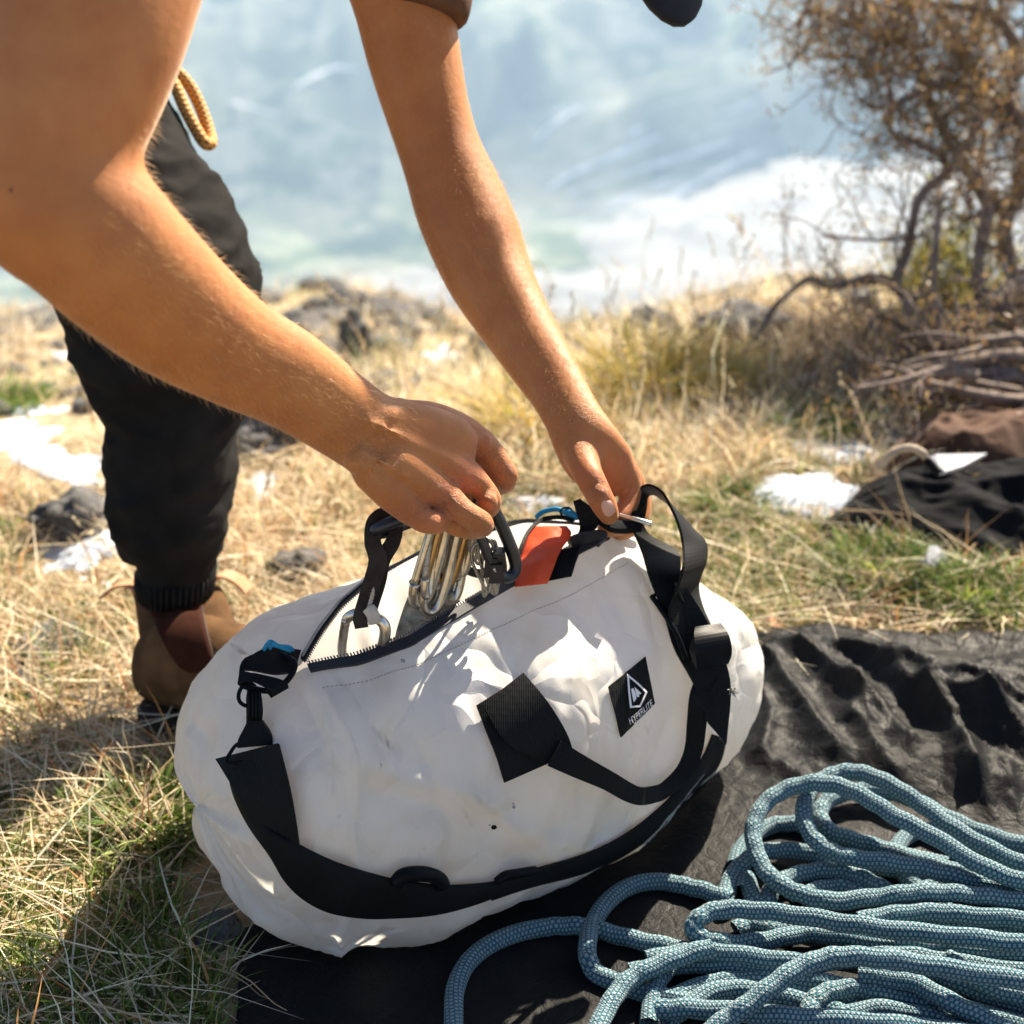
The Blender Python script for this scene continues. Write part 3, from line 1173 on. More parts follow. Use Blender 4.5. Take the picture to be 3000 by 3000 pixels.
dA = dep(1600, 2200)
on_strip('handle_fold', [(1400, 2070), (1470, 2170), (1560, 2215), (1640, 2225)], [(1540, 1988), (1600, 2060), (1645, 2140), (1668, 2200)], 'webbing', .0085)
hp = [(1600, 2195, .014), (1660, 2222, .017), (1740, 2262, .016), (1820, 2300, .014), (1880, 2312, .012), (1930, 2300, .011), (1975, 2250, .010), (2010, 2180, .010), (2030, 2100, .010), (2038, 2030, .011), (2032, 1980, .012), (2012, 1935, .010), (1985, 1880, .008)]
hc = [onbag(x, y, q) for x, y, q in hp]
hl, hr = [], []
for i, p in enumerate(hc):
    t = (hc[min(i + 1, len(hc) - 1)] - hc[max(i - 1, 0)]).normalized()
    vdir = (CAMV - p).normalized()
    sdv = t.cross(vdir).normalized()
    wd = np.interp(i, [0, 2, 5, 9, 12], [.0105, .0075, .0062, .0085, .0095])
    hl.append(p + sdv * wd)
    hr.append(p - sdv * wd)
strip('grab_handle', hl, hr, 'webbing', bag, .0045, 5)

# left end: short webbing lug, ring, buckle, swivel hook
def tube_px(name, pts, rpx, mat, parent, closed=False, seg=10, n=5):
    d0 = pts[0][2]
    return tube(name, [P(*p) for p in pts], rpx * d0 / FPX, mat, parent, seg, closed, n)


d0 = dep(800, 2000) - .012
lug = strip('end_lug', [P(735, 1925, d0 - .002), P(765, 1905, d0), P(800, 1897, d0 + .008), P(880, 1908, d0 + .018)], [P(712, 1962, d0 - .006), P(760, 1968, d0 - .006), P(810, 1974, d0 - .004), P(862, 1968, d0 + .004)], 'webbing', bag, .004, 5)
tube_px('lug_ring', [(722, 1935, d0 - .004), (708, 1985, d0 - .008), (716, 2010, d0 - .01), (800, 2025, d0 - .01), (835, 2000, d0 - .006), (860, 1965, d0 - .002), (858, 1935, d0), (800, 1915, d0 + .008)], 9, 'black_plastic', bag, True)
bk = strip('side_buckle', [P(706, 1966, d0 - .012), P(760, 1975, d0 - .014), P(830, 1995, d0 - .012), P(842, 2010, d0 - .01)], [P(700, 2005, d0 - .012), P(740, 1998, d0 - .015), P(790, 2022, d0 - .016), P(790, 2040, d0 - .014)], 'black_plastic', bag, .006, 5)
tube_px('split_ring', [(716, 2005, d0 - .01), (700, 2030, d0 - .011), (702, 2055, d0 - .012), (722, 2068, d0 - .012), (745, 2060, d0 - .008), (755, 2030, d0 - .006), (740, 2005, d0 - .006)], 6, 'black_plastic', bag, True)
dh = dep(750, 2120) - .010
hk = empty
bodyH = tube('swivel_hook', [P(742, 2020, dh), P(744, 2045, dh), P(746, 2080, dh), P(745, 2110, dh), P(747, 2125, dh)], [.0045, .0058, .0062, .0058, .0066], 'black_plastic', bag, 14, n=4)
for xo in (-16, -5, 6, 17):
    tube('ridge', [P(744 + xo, 2024, dh - .0055), P(745 + xo, 2060, dh - .007), P(745 + xo, 2108, dh - .007)], .0012, 'black_plastic', bodyH, 6, n=3)
strip('hook_base', [P(728, 2110, dh - .004), P(715, 2135, dh - .004), P(700, 2165, dh - .004), P(697, 2190, dh - .004)], [P(768, 2110, dh - .004), P(782, 2130, dh - .004), P(798, 2155, dh - .004), P(802, 2180, dh - .004)], 'black_plastic', bodyH, .007, 5)
tube_px('strap_ring', [(700, 2178, dh - .003), (675, 2205, dh - .006), (664, 2232, dh - .008), (700, 2232, dh - .006), (770, 2215, dh - .006), (840, 2205, dh - .006), (835, 2180, dh - .006), (802, 2165, dh - .004), (750, 2180, dh - .004)], 5.5, 'black_plastic', bag, True)

# shoulder strap: webbing down from the ring, then the padded length along the bottom
strap = on_strip('shoulder_strap', [(668, 2225), (705, 2300), (775, 2395), (858, 2470)], [(832, 2195), (862, 2290), (878, 2380), (888, 2478)], 'webbing', .010, .0022)
pl = [(664, 2232), (678, 2320), (725, 2420), (790, 2510), (830, 2580), (885, 2635), (960, 2675), (1060, 2692), (1150, 2692), (1280, 2682), (1400, 2650), (1480, 2618)]
pr = [(672, 2228), (720, 2330), (790, 2425), (872, 2470), (940, 2505), (1000, 2530), (1080, 2555), (1160, 2575), (1230, 2585), (1310, 2592), (1420, 2585), (1490, 2572)]


def ray_off(x, y, off):
    """a point on the pixel ray just in front of the bag, or just above the sheet where the bag ends"""
    d = (P(x, y, 1) - CAMV).normalized()
    h, nr, _, _ = BVH.ray_cast(CAMV, d)
    if h is None:
        return G(x, y, .012)
    return h - d * off


def strip_conf(name, Lp, Rp, mat, off, thick, n=5, across=9, edge=.35):
    A, B = crom(Lp, n), crom(Rp, n)
    rings = []
    for a, b in zip(A, B):
        up, dn = [], []
        for k in range(across + 1):
            t = k / across
            q = a + (b - a) * t
            puff = thick * (edge + (1 - edge) * math.sin(math.pi * t) ** .5)
            up.append(ray_off(q[0], q[1], off + puff))
            dn.append(ray_off(q[0], q[1], off))
        rings.append(up + dn[::-1])
    # calm the hits along the length
    for _ in range(2):
        rings = [rings[0]] + [[(p + q * 2 + r) / 4 for p, q, r in zip(rings[i - 1], rings[i], rings[i + 1])] for i in range(1, len(rings) - 1)] + [rings[-1]]
    V, F = rings_mesh(rings)
    return mesh(name, V, F, mat, bag, True)


pad = strip_conf('strap_pad', pl, pr, 'pad_foam', .006, .008)
pl2 = [(1440, 2640), (1560, 2600), (1700, 2565), (1830, 2510), (1950, 2420), (2050, 2320), (2110, 2240), (2130, 2165)]
pr2 = [(1440, 2588), (1560, 2545), (1700, 2505), (1810, 2455), (1920, 2375), (2010, 2280), (2060, 2210), (2085, 2150)]
on2 = strip_conf('strap_pad', pl2, pr2, 'pad_foam', .004, .007)
tube('slider', [ray_off(x, y, .013) for x, y in ((1160, 2588), (1178, 2568), (1215, 2560), (1260, 2563), (1288, 2578), (1298, 2596))], .0058, 'black_plastic', bag, 8, n=4)
tube('slider', [ray_off(x, y, .012) for x, y in ((1455, 2585), (1480, 2565), (1520, 2558), (1570, 2550))], .0035, 'black_plastic', bag, 8, n=4)

# right end: webbing from the hand, over the ring, down to the slider
dr = dep(1960, 1800)
rs_ = strip('shoulder_strap', [P(1848, 1530, 1.21), P(1856, 1470, 1.21), P(1868, 1437, 1.21), P(1900, 1421, 1.205), P(1938, 1440, 1.20), P(1962, 1480, 1.195), P(1985, 1530, 1.19), P(2000, 1590, 1.185), P(2002, 1660, dr - .05), P(1978, 1740, dr - .035), P(1960, 1800, dr - .03), P(1990, 1880, dr - .02), P(2020, 1950, dr - .02)],
            [P(1884, 1530, 1.225), P(1892, 1490, 1.225), P(1896, 1458, 1.225), P(1912, 1447, 1.225), P(1940, 1462, 1.23), P(1985, 1500, 1.235), P(2030, 1550, 1.235), P(2066, 1590, 1.23), P(2068, 1640, 1.225), P(2046, 1710, dr + .02), P(2055, 1770, dr + .01), P(2088, 1845, dr + .0), P(2120, 1920, dr - .005)], 'webbing', bag, .0022, 6)
strip('end_webbing', [P(1845, 1525, 1.215), P(1862, 1570, 1.215), P(1882, 1620, 1.21), P(1905, 1700, dr - .018), P(1945, 1800, dr - .018), P(1975, 1900, dr - .02), P(2035, 2010, dr - .02), P(2075, 2120, dr - .02)],
      [P(1882, 1535, 1.225), P(1905, 1570, 1.23), P(1985, 1618, 1.235), P(2000, 1700, dr - .01), P(2060, 1800, dr - .012), P(2110, 1900, dr - .012), P(2140, 2010, dr - .014), P(2128, 2180, dr - .02)], 'webbing', bag, .002, 6)
sl = strip('strap_adjuster', [P(2030, 1850, dr - .034), P(2028, 1885, dr - .042), P(2030, 1920, dr - .042), P(2034, 1950, dr - .034)], [P(2105, 1838, dr - .02), P(2128, 1868, dr - .03), P(2135, 1905, dr - .03), P(2125, 1932, dr - .022)], 'black_plastic', bag, .010, 5)
# frayed stitching on the strap end
tv, tf = [], []
for i in range(26):
    c0 = P(2146 + random.uniform(-10, 10), 2022 + random.uniform(-9, 9), dr - .022)
    e_ = c0 + Vector((random.uniform(-1, 1), random.uniform(-1, 0), random.uniform(-1, 1))) * .003
    rg = tube_rings([c0, e_], .0005, 4)
    v_, f_ = rings_mesh(rg)
    tf += [tuple(k + len(tv) for k in q) for q in f_]
    tv += v_
mesh('frayed_thread', tv, tf, 'grey_tape', bag)
# stiff wire handle loop near the right end
tube('wire_loop', [onbag(1905, 1752, .004), onbag(1915, 1735, .012), onbag(1945, 1722, .016), P(1985, 1735, dr - .03), P(2000, 1765, dr - .03)], .0016, 'black_plastic', bag, 8)
tube('wire_loop', [onbag(1902, 1750, .004), onbag(1930, 1800, .010), onbag(1960, 1860, .012), onbag(1990, 1925, .010)], .0022, 'black_plastic', bag, 8)

# logo patch
Q = [(1777, 2014), (1886, 1925), (1912, 2060), (1812, 2158)]      # left-top, right-top, right-bottom, left-bottom


def quad(u, v):
    a = Vector(Q[0]).lerp(Vector(Q[1]), u)
    b = Vector(Q[3]).lerp(Vector(Q[2]), u)
    p = a.lerp(b, v)
    return p.x, p.y + 10 * math.sin(math.pi * v) * (u - .3)


N_ = 14
V = [onbag(*quad(i / N_, j / N_), .0022) for j in range(N_ + 1) for i in range(N_ + 1)]
F = [(j * (N_ + 1) + i, j * (N_ + 1) + i + 1, (j + 1) * (N_ + 1) + i + 1, (j + 1) * (N_ + 1) + i) for j in range(N_) for i in range(N_)]
lab = mesh('logo_patch', V, F, 'webbing', bag, False)
m_ = lab.modifiers.new('t', 'SOLIDIFY')
m_.thickness = .0010
m_.offset = 0


def decal_poly(name, outer, holes_strips, parent):
    pass


def print_strip(name, pts, wpx, parent, closed=False):
    """printed line on the patch: a thin raised strip"""
    V, F = [], []
    m = len(pts)
    pts = [Vector(p) for p in pts]
    for i, p in enumerate(pts):
        if closed:
            d0_, d1_ = (p - pts[i - 1]).normalized(), (pts[(i + 1) % m] - p).normalized()
        else:
            d0_ = (p - pts[i - 1]).normalized() if i else (pts[1] - p).normalized()
            d1_ = (pts[i + 1] - p).normalized() if i < m - 1 else d0_
        n0 = Vector((-d0_.y, d0_.x))
        n1 = Vector((-d1_.y, d1_.x))
        nn = (n0 + n1)
        nn = nn / max(.35, nn.length_squared) * 2 * .5 if nn.length > 1e-6 else n0
        for sgn in (-1, 1):
            q = p + nn * sgn * wpx
            V.append(onbag(q.x, q.y, .0048))
    for i in range(m if closed else m - 1):
        a, b = 2 * i, 2 * ((i + 1) % m)
        F.append((a, a + 1, b + 1, b))
    return mesh(name, V, F, 'print_white', parent, False)


print_strip('emblem_outline', [(1828, 1983), (1854, 2004), (1880, 2027), (1871, 2046), (1861, 2066), (1848, 2068), (1835, 2070), (1831, 2026)], 5.2, lab, True)


def print_text(name, body, p0, p1, hpx, parent, slant=None):
    cu = bpy.data.curves.new('lettering', 'FONT')
    cu.body = body
    cu.size = 1
    to = bpy.data.objects.new('lettering', cu)
    scene.collection.objects.link(to)
    dg = bpy.context.evaluated_depsgraph_get()
    me = bpy.data.meshes.new_from_object(to.evaluated_get(dg))
    bpy.data.objects.remove(to)
    xs = [v.co.x for v in me.vertices]
    ys = [v.co.y for v in me.vertices]
    x0, x1, y1 = min(xs), max(xs), max(ys)
    A, B = Vector(p0), Vector(p1)
    d = B - A
    up = Vector(slant) if slant else Vector((d.y, -d.x)).normalized()
    for v in me.vertices:
        q = A + d * ((v.co.x - x0) / (x1 - x0)) + up * (v.co.y / y1 * hpx)
        v.co = onbag(q.x, q.y, .0048)
    me.name = name
    return link(name, me, 'print_white', parent, False)


def print_fill(name, poly, parent):
    """filled printed shape"""
    bm = bmesh.new()
    vs_ = [bm.verts.new(onbag(x, y, .0048)) for x, y in poly]
    bm.faces.new(vs_)
    me = bpy.data.meshes.new(name)
    bm.to_mesh(me)
    bm.free()
    return link(name, me, 'print_white', parent, False)


print_fill('emblem_letter', [(1836, 2020), (1843, 2018), (1847, 2027), (1849, 2035), (1850, 2047), (1842, 2056), (1840, 2045)], lab)
print_fill('emblem_letter', [(1846, 2014), (1866, 2031), (1857, 2035), (1860, 2040), (1852, 2042), (1850, 2036)], lab)
print_text('lettering', 'HYPERLITE', (1832, 2120), (1899, 2062), 17, lab, slant=(-.25, -.97))
print_text('lettering', 'MOUNTAIN GEAR', (1843, 2120), (1893, 2077), 5, lab, slant=(-.25, -.97))
# smudges: dark scuff marks on the near panel
for (x, y, r) in ((1450, 2410, 11), (1436, 2402, 6), (1492, 2358, 6), (1489, 2348, 4), (1110, 2240, 5), (1175, 1945, 7), (1365, 1835, 6)):
    poly = [(x + r * math.cos(a) * random.uniform(.5, 1.2), y + r * math.sin(a) * random.uniform(.5, 1.3)) for a in np.linspace(0, 6.1, 11)]
    ob = print_fill('scuff_mark', poly, bag)
    ob.data.materials.clear()
    ob.data.materials.append(M['pad_foam' if r > 9 else 'grey_tape'])
# blue zip-pull cords at both ends of the zip
tube('pull_cord', [P(772, 1905, d0), P(785, 1885, d0 - .003), P(795, 1880, d0 - .003), P(815, 1892, d0 - .002), P(845, 1895, d0 + .004), P(858, 1904, d0 + .01)], .0016, 'blue_cord', bag, 8)
tube('pull_cord', [P(790, 1900, d0), P(800, 1890, d0 - .003), P(830, 1900, d0), P(850, 1908, d0 + .006)], .0014, 'blue_cord', bag, 8)
tube('pull_cord', [P(1572, 1515, 1.235), P(1590, 1500, 1.23), P(1625, 1492, 1.222), P(1650, 1498, 1.215), P(1685, 1522, 1.21)], .0022, 'blue_cord', bag, 8)
tube('pull_cord', [P(1655, 1496, 1.212), P(1680, 1506, 1.208), P(1695, 1518, 1.206)], .0026, 'blue_cord', bag, 8)
tube('pull_ring', [P(1642, 1500, 1.215), P(1650, 1489, 1.212), P(1668, 1488, 1.21), P(1676, 1500, 1.21), P(1668, 1512, 1.212), P(1650, 1512, 1.214)], .0009, 'black_plastic', bag, 6, True)
# curled tape at the right end of the zip, black tab in the fingers, buckle
strip('tape_curl', [P(1665, 1590, 1.215), P(1668, 1575, 1.20), P(1700, 1562, 1.19), P(1740, 1554, 1.185), P(1770, 1555, 1.18), P(1776, 1570, 1.175), P(1755, 1590, 1.17)], [P(1680, 1604, 1.22), P(1684, 1600, 1.205), P(1710, 1592, 1.195), P(1740, 1584, 1.19), P(1762, 1578, 1.185), P(1768, 1584, 1.18), P(1750, 1602, 1.175)], 'zip_tape', bag, .002, 5)
strip('zip_garage', [P(1680, 1470, 1.20), P(1690, 1500, 1.20), P(1700, 1540, 1.20), P(1690, 1570, 1.205)], [P(1700, 1462, 1.20), P(1735, 1490, 1.195), P(1755, 1530, 1.195), P(1735, 1560, 1.20)], 'webbing', bag, .004, 5)
bkl = strip('release_buckle', [P(1735, 1500, 1.198), P(1775, 1522, 1.195), P(1820, 1532, 1.195), P(1870, 1535, 1.195)], [P(1760, 1530, 1.192), P(1790, 1552, 1.19), P(1830, 1556, 1.19), P(1880, 1548, 1.19)], 'black_plastic', bag, .007, 5)
tube('hook_gate', [P(1790, 1500, 1.20), P(1830, 1515, 1.195), P(1870, 1524, 1.19), P(1910, 1536, 1.188)], .0022, 'steel', bag, 8)
tube('hook_gate', [P(1800, 1485, 1.215), P(1822, 1496, 1.21), P(1850, 1508, 1.205), P(1880, 1516, 1.20)], .004, 'black_plastic', bag, 8)
# ------------------------------------------------------------------ the person
person = empty('person', tuple(G(560, 2050)), 'person in dark trousers and brown t-shirt bending over the white bag with both hands', 'person')


def F4(px, py, d, rpx):
    v = P(px, py, d)
    return (v.x, v.y, v.z, rpx * d / FPX)


def chain(*pts, n=5):
    return capsule_chain([F4(*p) for p in pts], n, 16)


def blob(px, py, d, rx, ry, rd, rot=0):
    """ellipsoid with px half-axes rx, ry (rotated in the picture) and metric depth half-axis"""
    s = d / FPX
    c, q = math.cos(R(rot)), math.sin(R(rot))
    X, U = Vector((1, 0, 0)), UPV
    a = (X * c - U * q) * rx * s
    b = (X * q + U * c) * ry * s
    return ellipsoid(P(px, py, d), (a, b, VIEW * rd))


RS = []
# right (near) arm
RS.append(round_ends(limb_rings([(470, -1000, .93, 260, .95), (400, -700, .90, 310, .95), (330, -350, .87, 330, .9), (262, 0, .85, 306, .9), (205, 200, .845, 290, .92), (150, 360, .842, 274, .95), (118, 480, .842, 262, .95), (150, 580, .845, 254, .95), (242, 655, .852, 244, .92), (359, 773, .87, 228, .9), (523, 918, .905, 200, .88), (688, 1029, .94, 166, .85), (830, 1102, .97, 149, .8), (945, 1178, .995, 133, .72), (1060, 1256, 1.018, 124, .68), (1110, 1290, 1.026, 126, .62)], n=6), .9, .9))
# palm / back of the right hand
RS.append(round_ends(limb_rings([(1070, 1262, 1.018, 122, .62), (1130, 1296, 1.026, 140, .50), (1200, 1335, 1.037, 160, .42), (1265, 1366, 1.05, 168, .38), (1310, 1388, 1.062, 158, .34)], n=5), .6, .45))
RS.append(chain((1180, 1235, 1.04, 66), (1260, 1240, 1.058, 64), (1345, 1268, 1.075, 58), (1412, 1305, 1.088, 48)))       # index metacarpal
RS.append(chain((1180, 1300, 1.03, 70), (1290, 1352, 1.05, 64), (1370, 1398, 1.066, 50)))                                   # middle
RS.append(chain((1150, 1350, 1.022, 68), (1240, 1412, 1.038, 62), (1305, 1450, 1.05, 48)))                                 # ring
RS.append(chain((1090, 1380, 1.018, 62), (1150, 1440, 1.026, 60), (1205, 1496, 1.036, 46)))                                # little
# right fingers, curled round the gear
RS.append(chain((1410, 1300, 1.088, 46), (1450, 1345, 1.090, 40), (1476, 1392, 1.096, 39), (1474, 1410, 1.112, 36), (1440, 1425, 1.13, 34), (1395, 1440, 1.125, 32), n=6))
RS.append(chain((1374, 1392, 1.066, 44), (1412, 1430, 1.072, 37), (1434, 1466, 1.078, 36), (1424, 1490, 1.094, 34), (1386, 1500, 1.110, 32), (1345, 1500, 1.106, 30), n=6))
RS.append(chain((1303, 1448, 1.048, 44), (1356, 1498, 1.042, 38), (1408, 1532, 1.046, 37), (1404, 1545, 1.066, 34), (1365, 1548, 1.084, 32), (1325, 1538, 1.082, 30), n=6))
RS.append(chain((1202, 1495, 1.036, 42), (1244, 1524, 1.034, 39), (1280, 1530, 1.040, 35), (1290, 1516, 1.056, 32), (1268, 1505, 1.072, 30)))
RS.append(chain((1165, 1225, 1.05, 62), (1225, 1265, 1.088, 56), (1290, 1330, 1.115, 46), (1330, 1400, 1.122, 42), (1345, 1460, 1.115, 36)))   # thumb behind
for (x, y, d, r) in ((1408, 1296, 1.078, 34), (1368, 1392, 1.058, 30), (1300, 1442, 1.042, 32), (1205, 1490, 1.030, 32), (1486, 1392, 1.094, 34), (1430, 1470, 1.066, 30), (1412, 1528, 1.048, 32)):
    RS.append(blob(x, y, d, r, r, r * d / FPX * .8))
# tendon ridge and wrist bone
RS.append(chain((1120, 1215, 1.008, 34), (1220, 1218, 1.03, 26), (1330, 1245, 1.058, 22)))
RS.append(blob(1050, 1350, 1.005, 46, 40, .012))

# left (far) arm
RS.append(round_ends(limb_rings([(1050, -470, 1.30, 190, .95), (1100, -280, 1.30, 180, .95), (1150, -110, 1.30, 160, .95), (1182, 10, 1.30, 148, .92), (1212, 160, 1.30, 138, .92), (1248, 310, 1.30, 126, .95), (1285, 430, 1.30, 124, .95), (1318, 520, 1.298, 130, .95)], n=5), .9, .9))
RS.append(round_ends(limb_rings([(1290, 430, 1.30, 118, .95), (1334, 562, 1.297, 136, .92), (1386, 690, 1.288, 138, .9), (1437, 815, 1.275, 126, .88), (1507, 940, 1.255, 109, .84), (1575, 1050, 1.235, 97, .78), (1632, 1140, 1.218, 87, .72), (1668, 1205, 1.206, 84, .68), (1690, 1245, 1.20, 86, .64)], n=6), .9, .8))
RS.append(round_ends(limb_rings([(1672, 1210, 1.205, 82, .7), (1702, 1270, 1.198, 92, .62), (1735, 1325, 1.197, 98, .55), (1775, 1372, 1.20, 92, .45), (1805, 1405, 1.205, 72, .4)], n=5), .6, .6))
RS.append(chain((1672, 1262, 1.202, 48), (1702, 1340, 1.186, 50), (1728, 1398, 1.172, 44), (1752, 1446, 1.172, 40), (1772, 1484, 1.176, 37), (1784, 1508, 1.18, 31)))       # thumb
RS.append(chain((1770, 1305, 1.205, 44), (1815, 1355, 1.21, 44), (1842, 1400, 1.214, 38), (1846, 1440, 1.214, 34), (1838, 1480, 1.21, 31), (1818, 1512, 1.203, 28)))        # index
RS.append(chain((1790, 1330, 1.225, 44), (1848, 1400, 1.236, 36), (1862, 1455, 1.24, 32), (1850, 1505, 1.234, 30), (1815, 1540, 1.222, 29), (1775, 1548, 1.21, 27)))        # middle
RS.append(chain((1790, 1345, 1.245, 42), (1856, 1420, 1.258, 34), (1878, 1470, 1.262, 30), (1876, 1510, 1.258, 28), (1842, 1550, 1.246, 27), (1800, 1560, 1.235, 25)))      # ring
RS.append(chain((1770, 1345, 1.262, 40), (1830, 1430, 1.278, 31), (1850, 1480, 1.28, 27), (1835, 1520, 1.272, 25), (1805, 1535, 1.262, 23)))
RS.append(blob(1752, 1444, 1.163, 30, 26, .006))
RS.append(blob(1726, 1325, 1.196, 56, 74, .016, 25))
RS.append(chain((1395, 1325, 1.092, 36), (1418, 1372, 1.104, 30), (1432, 1410, 1.110, 26)))

# torso, neck, head (above the frame)
sR, sL = P(470, -1000, .93), P(1050, -470, 1.30)
mid = (sR + sL) / 2
hip = P(140, 200, 1.52)
ax = (mid - hip).normalized()
side = (sL - sR).normalized()
fwd = ax.cross(side).normalized()
rings = []
for t, wx, wy in ((-.05, .12, .075), (.1, .14, .085), (.35, .145, .085), (.6, .165, .085), (.8, .18, .09), (.95, .16, .09), (1.06, .10, .08)):
    c = hip.lerp(mid, t) + fwd * (.02 + .085 * math.sin(math.pi * min(1, max(0, t))))
    rings.append([c + side * wx * math.cos(a) + fwd * wy * math.sin(a) for a in np.linspace(0, 2 * math.pi, 28, endpoint=False)])
torso_rings = rings
RS.append(round_ends(rings, .5, .5))
head = P(1850, -560, 1.24)
nb = mid + ax * .05
hdir = (head - nb).normalized()
RS.append(capsule_chain([(*(nb - hdir * .03), .068), (*nb.lerp(head, .35), .058), (*nb.lerp(head, .7), .058)], 4, 18))
face = (Vector((.45, -.1, -.9)) - hdir * Vector((.45, -.1, -.9)).dot(hdir)).normalized()
ear = hdir.cross(face).normalized()
RS.append(ellipsoid(head + hdir * .02, (ear * .078, face * .098, hdir * .105)))
RS.append(ellipsoid(head - hdir * .055 + face * .045, (ear * .055, face * .055, hdir * .065)))
RS.append(ellipsoid(head - hdir * .012 + face * .102, (ear * .014, face * .022, hdir * .026)))
for s_ in (-1, 1):
    RS.append(ellipsoid(head + ear * s_ * .080 - face * .01, (ear * .010, face * .022, hdir * .032)))
    RS.append(ellipsoid(head + ear * s_ * .035 + face * .090 + hdir * .035, (ear * .026, face * .012, hdir * .009)))
RS.append(ellipsoid(head - hdir * .055 + face * .097, (ear * .024, face * .010, hdir * .008)))

# legs (inside the trousers)
hipR, hipL = hip + fwd * 0 - side * .085, hip + side * .085
kneeL, footL = P(-560, 760, 1.66), P(-900, 1950, 1.62)
# veins and tendons standing a little proud
def vein(pts, r, lift=0):
    RS.append(chain(*[(x, y, d, r) for x, y, d in pts]))


vein([(1285, 540, 1.2645), (1340, 650, 1.2560), (1400, 760, 1.2465), (1448, 860, 1.2395)], 9)
vein([(1340, 560, 1.2620), (1400, 700, 1.2530), (1450, 790, 1.2480)], 8)
vein([(1085, 1235, .9935), (1150, 1262, 1.004), (1215, 1300, 1.0165), (1270, 1325, 1.030)], 8)
vein([(1060, 1310, .9955), (1130, 1360, 1.0035), (1190, 1400, 1.0125)], 8)
vein([(1250, 1345, 1.029), (1320, 1375, 1.042), (1365, 1395, 1.052)], 14)
vein([(1210, 1410, 1.020), (1270, 1432, 1.030), (1300, 1446, 1.038)], 14)
vein([(1290, 1235, 1.046), (1360, 1268, 1.062), (1405, 1295, 1.074)], 16)
body = union_mesh('body', RS, .0016, 4, 'skin', person)
# ease the joints where lofts meet
def ease(me, spots, iters):
    n_ = len(me.vertices)
    co = np.empty(n_ * 3, np.float32)
    me.vertices.foreach_get('co', co)
    co = co.reshape(-1, 3).astype(float)
    ed = np.empty(len(me.edges) * 2, np.int32)
    me.edges.foreach_get('vertices', ed)
    ed = ed.reshape(-1, 2)
    w_ = np.zeros(n_)
    for c, r in spots:
        w_ = np.maximum(w_, np.exp(-((((co - np.array(c)) ** 2).sum(1)) / (r * r)) ** 2))
    sel = np.where(w_ > .02)[0]
    mp_ = -np.ones(n_, int)
    mp_[sel] = np.arange(len(sel))
    keep = (mp_[ed[:, 0]] >= 0) & (mp_[ed[:, 1]] >= 0)
    e = mp_[ed[keep]]
    q = co[sel]
    ww = w_[sel][:, None] * .5
    deg = np.bincount(e.ravel(), minlength=len(sel))[:, None].clip(1)
    for _ in range(iters):
        a = np.zeros_like(q)
        np.add.at(a, e[:, 0], q[e[:, 1]])
        np.add.at(a, e[:, 1], q[e[:, 0]])
        q = q + (a / deg - q) * ww
    co[sel] = q
    me.vertices.foreach_set('co', co.astype(np.float32).ravel())
    me.update()


ease(body.data, [(P(200, 520, .83), .09), (P(1305, 490, 1.29), .06)], 150)
ease(body.data, [(P(1690, 1275, 1.185), .022), (P(1740, 1330, 1.18), .02), (P(1130, 1270, 1.0), .03)], 40)
# flush mask near knuckles
me = body.data
co = np.empty(len(me.vertices) * 3, np.float32)
me.vertices.foreach_get('co', co)
co = co.reshape(-1, 3)
fl = np.zeros(len(co), np.float32)
for (x, y, d, r, a_) in ((1412, 1300, 1.078, .020, .5), (1372, 1396, 1.058, .014, .75), (1305, 1448, 1.042, .018, .7), (1205, 1492, 1.030, .018, .45), (1488, 1392, 1.094, .014, .35), (1752, 1444, 1.163, .018, .35), (1835, 1420, 1.2, .03, .4), (1720, 1360, 1.17, .02, .2), (1285, 1545, 1.034, .014, .35)):
    v = np.array(P(x, y, d))
    fl += a_ * np.exp(-((co - v) ** 2).sum(1) / (r * r))
crs = np.zeros(len(co), np.float32)
for (x, y, d, r, a_) in ((1490, 1392, 1.09, .012, .8), (1430, 1472, 1.066, .012, .8), (1408, 1528, 1.045, .013, .8), (1372, 1396, 1.056, .016, .6), (1305, 1446, 1.04, .018, .8), (1205, 1492, 1.028, .018, .6), (1412, 1300, 1.076, .018, .5), (1754, 1440, 1.162, .011, 1.0), (1090, 1300, .995, .03, .45), (1840, 1400, 1.2, .022, .5), (1660, 1260, 1.18, .025, .4)):
    crs += a_ * np.exp(-((co - np.array(P(x, y, d))) ** 2).sum(1) / (r * r))
ac = me.attributes.new('crease', 'FLOAT', 'POINT')
ac.data.foreach_set('value', np.clip(crs, 0, 1))
at = me.attributes.new('flush', 'FLOAT', 'POINT')
at.data.foreach_set('value', np.clip(fl, 0, .8))

# thumb nail, left hand
nc = P(1778, 1490, 1.166)
na = (P(1786, 1508, 1.172) - P(1770, 1470, 1.166)).normalized()
nd = (CAMV - nc).normalized()
ns = na.cross(nd).normalized()
V, F = [], []
for i in range(9):
    for j in range(9):
        u, v = i / 4 - 1, j / 4 - 1
        r = math.sqrt(max(0, 1 - .75 * abs(v) ** 4))
        V.append(nc + na * v * .0075 + ns * u * .0058 * r + nd * (.0012 - .0035 * u * u - .001 * v * v))
for i in range(8):
    for j in range(8):
        F.append((i * 9 + j, i * 9 + j + 1, i * 9 + j + 10, i * 9 + j + 9))
mesh('thumb_nail', V, F, 'nail', person)

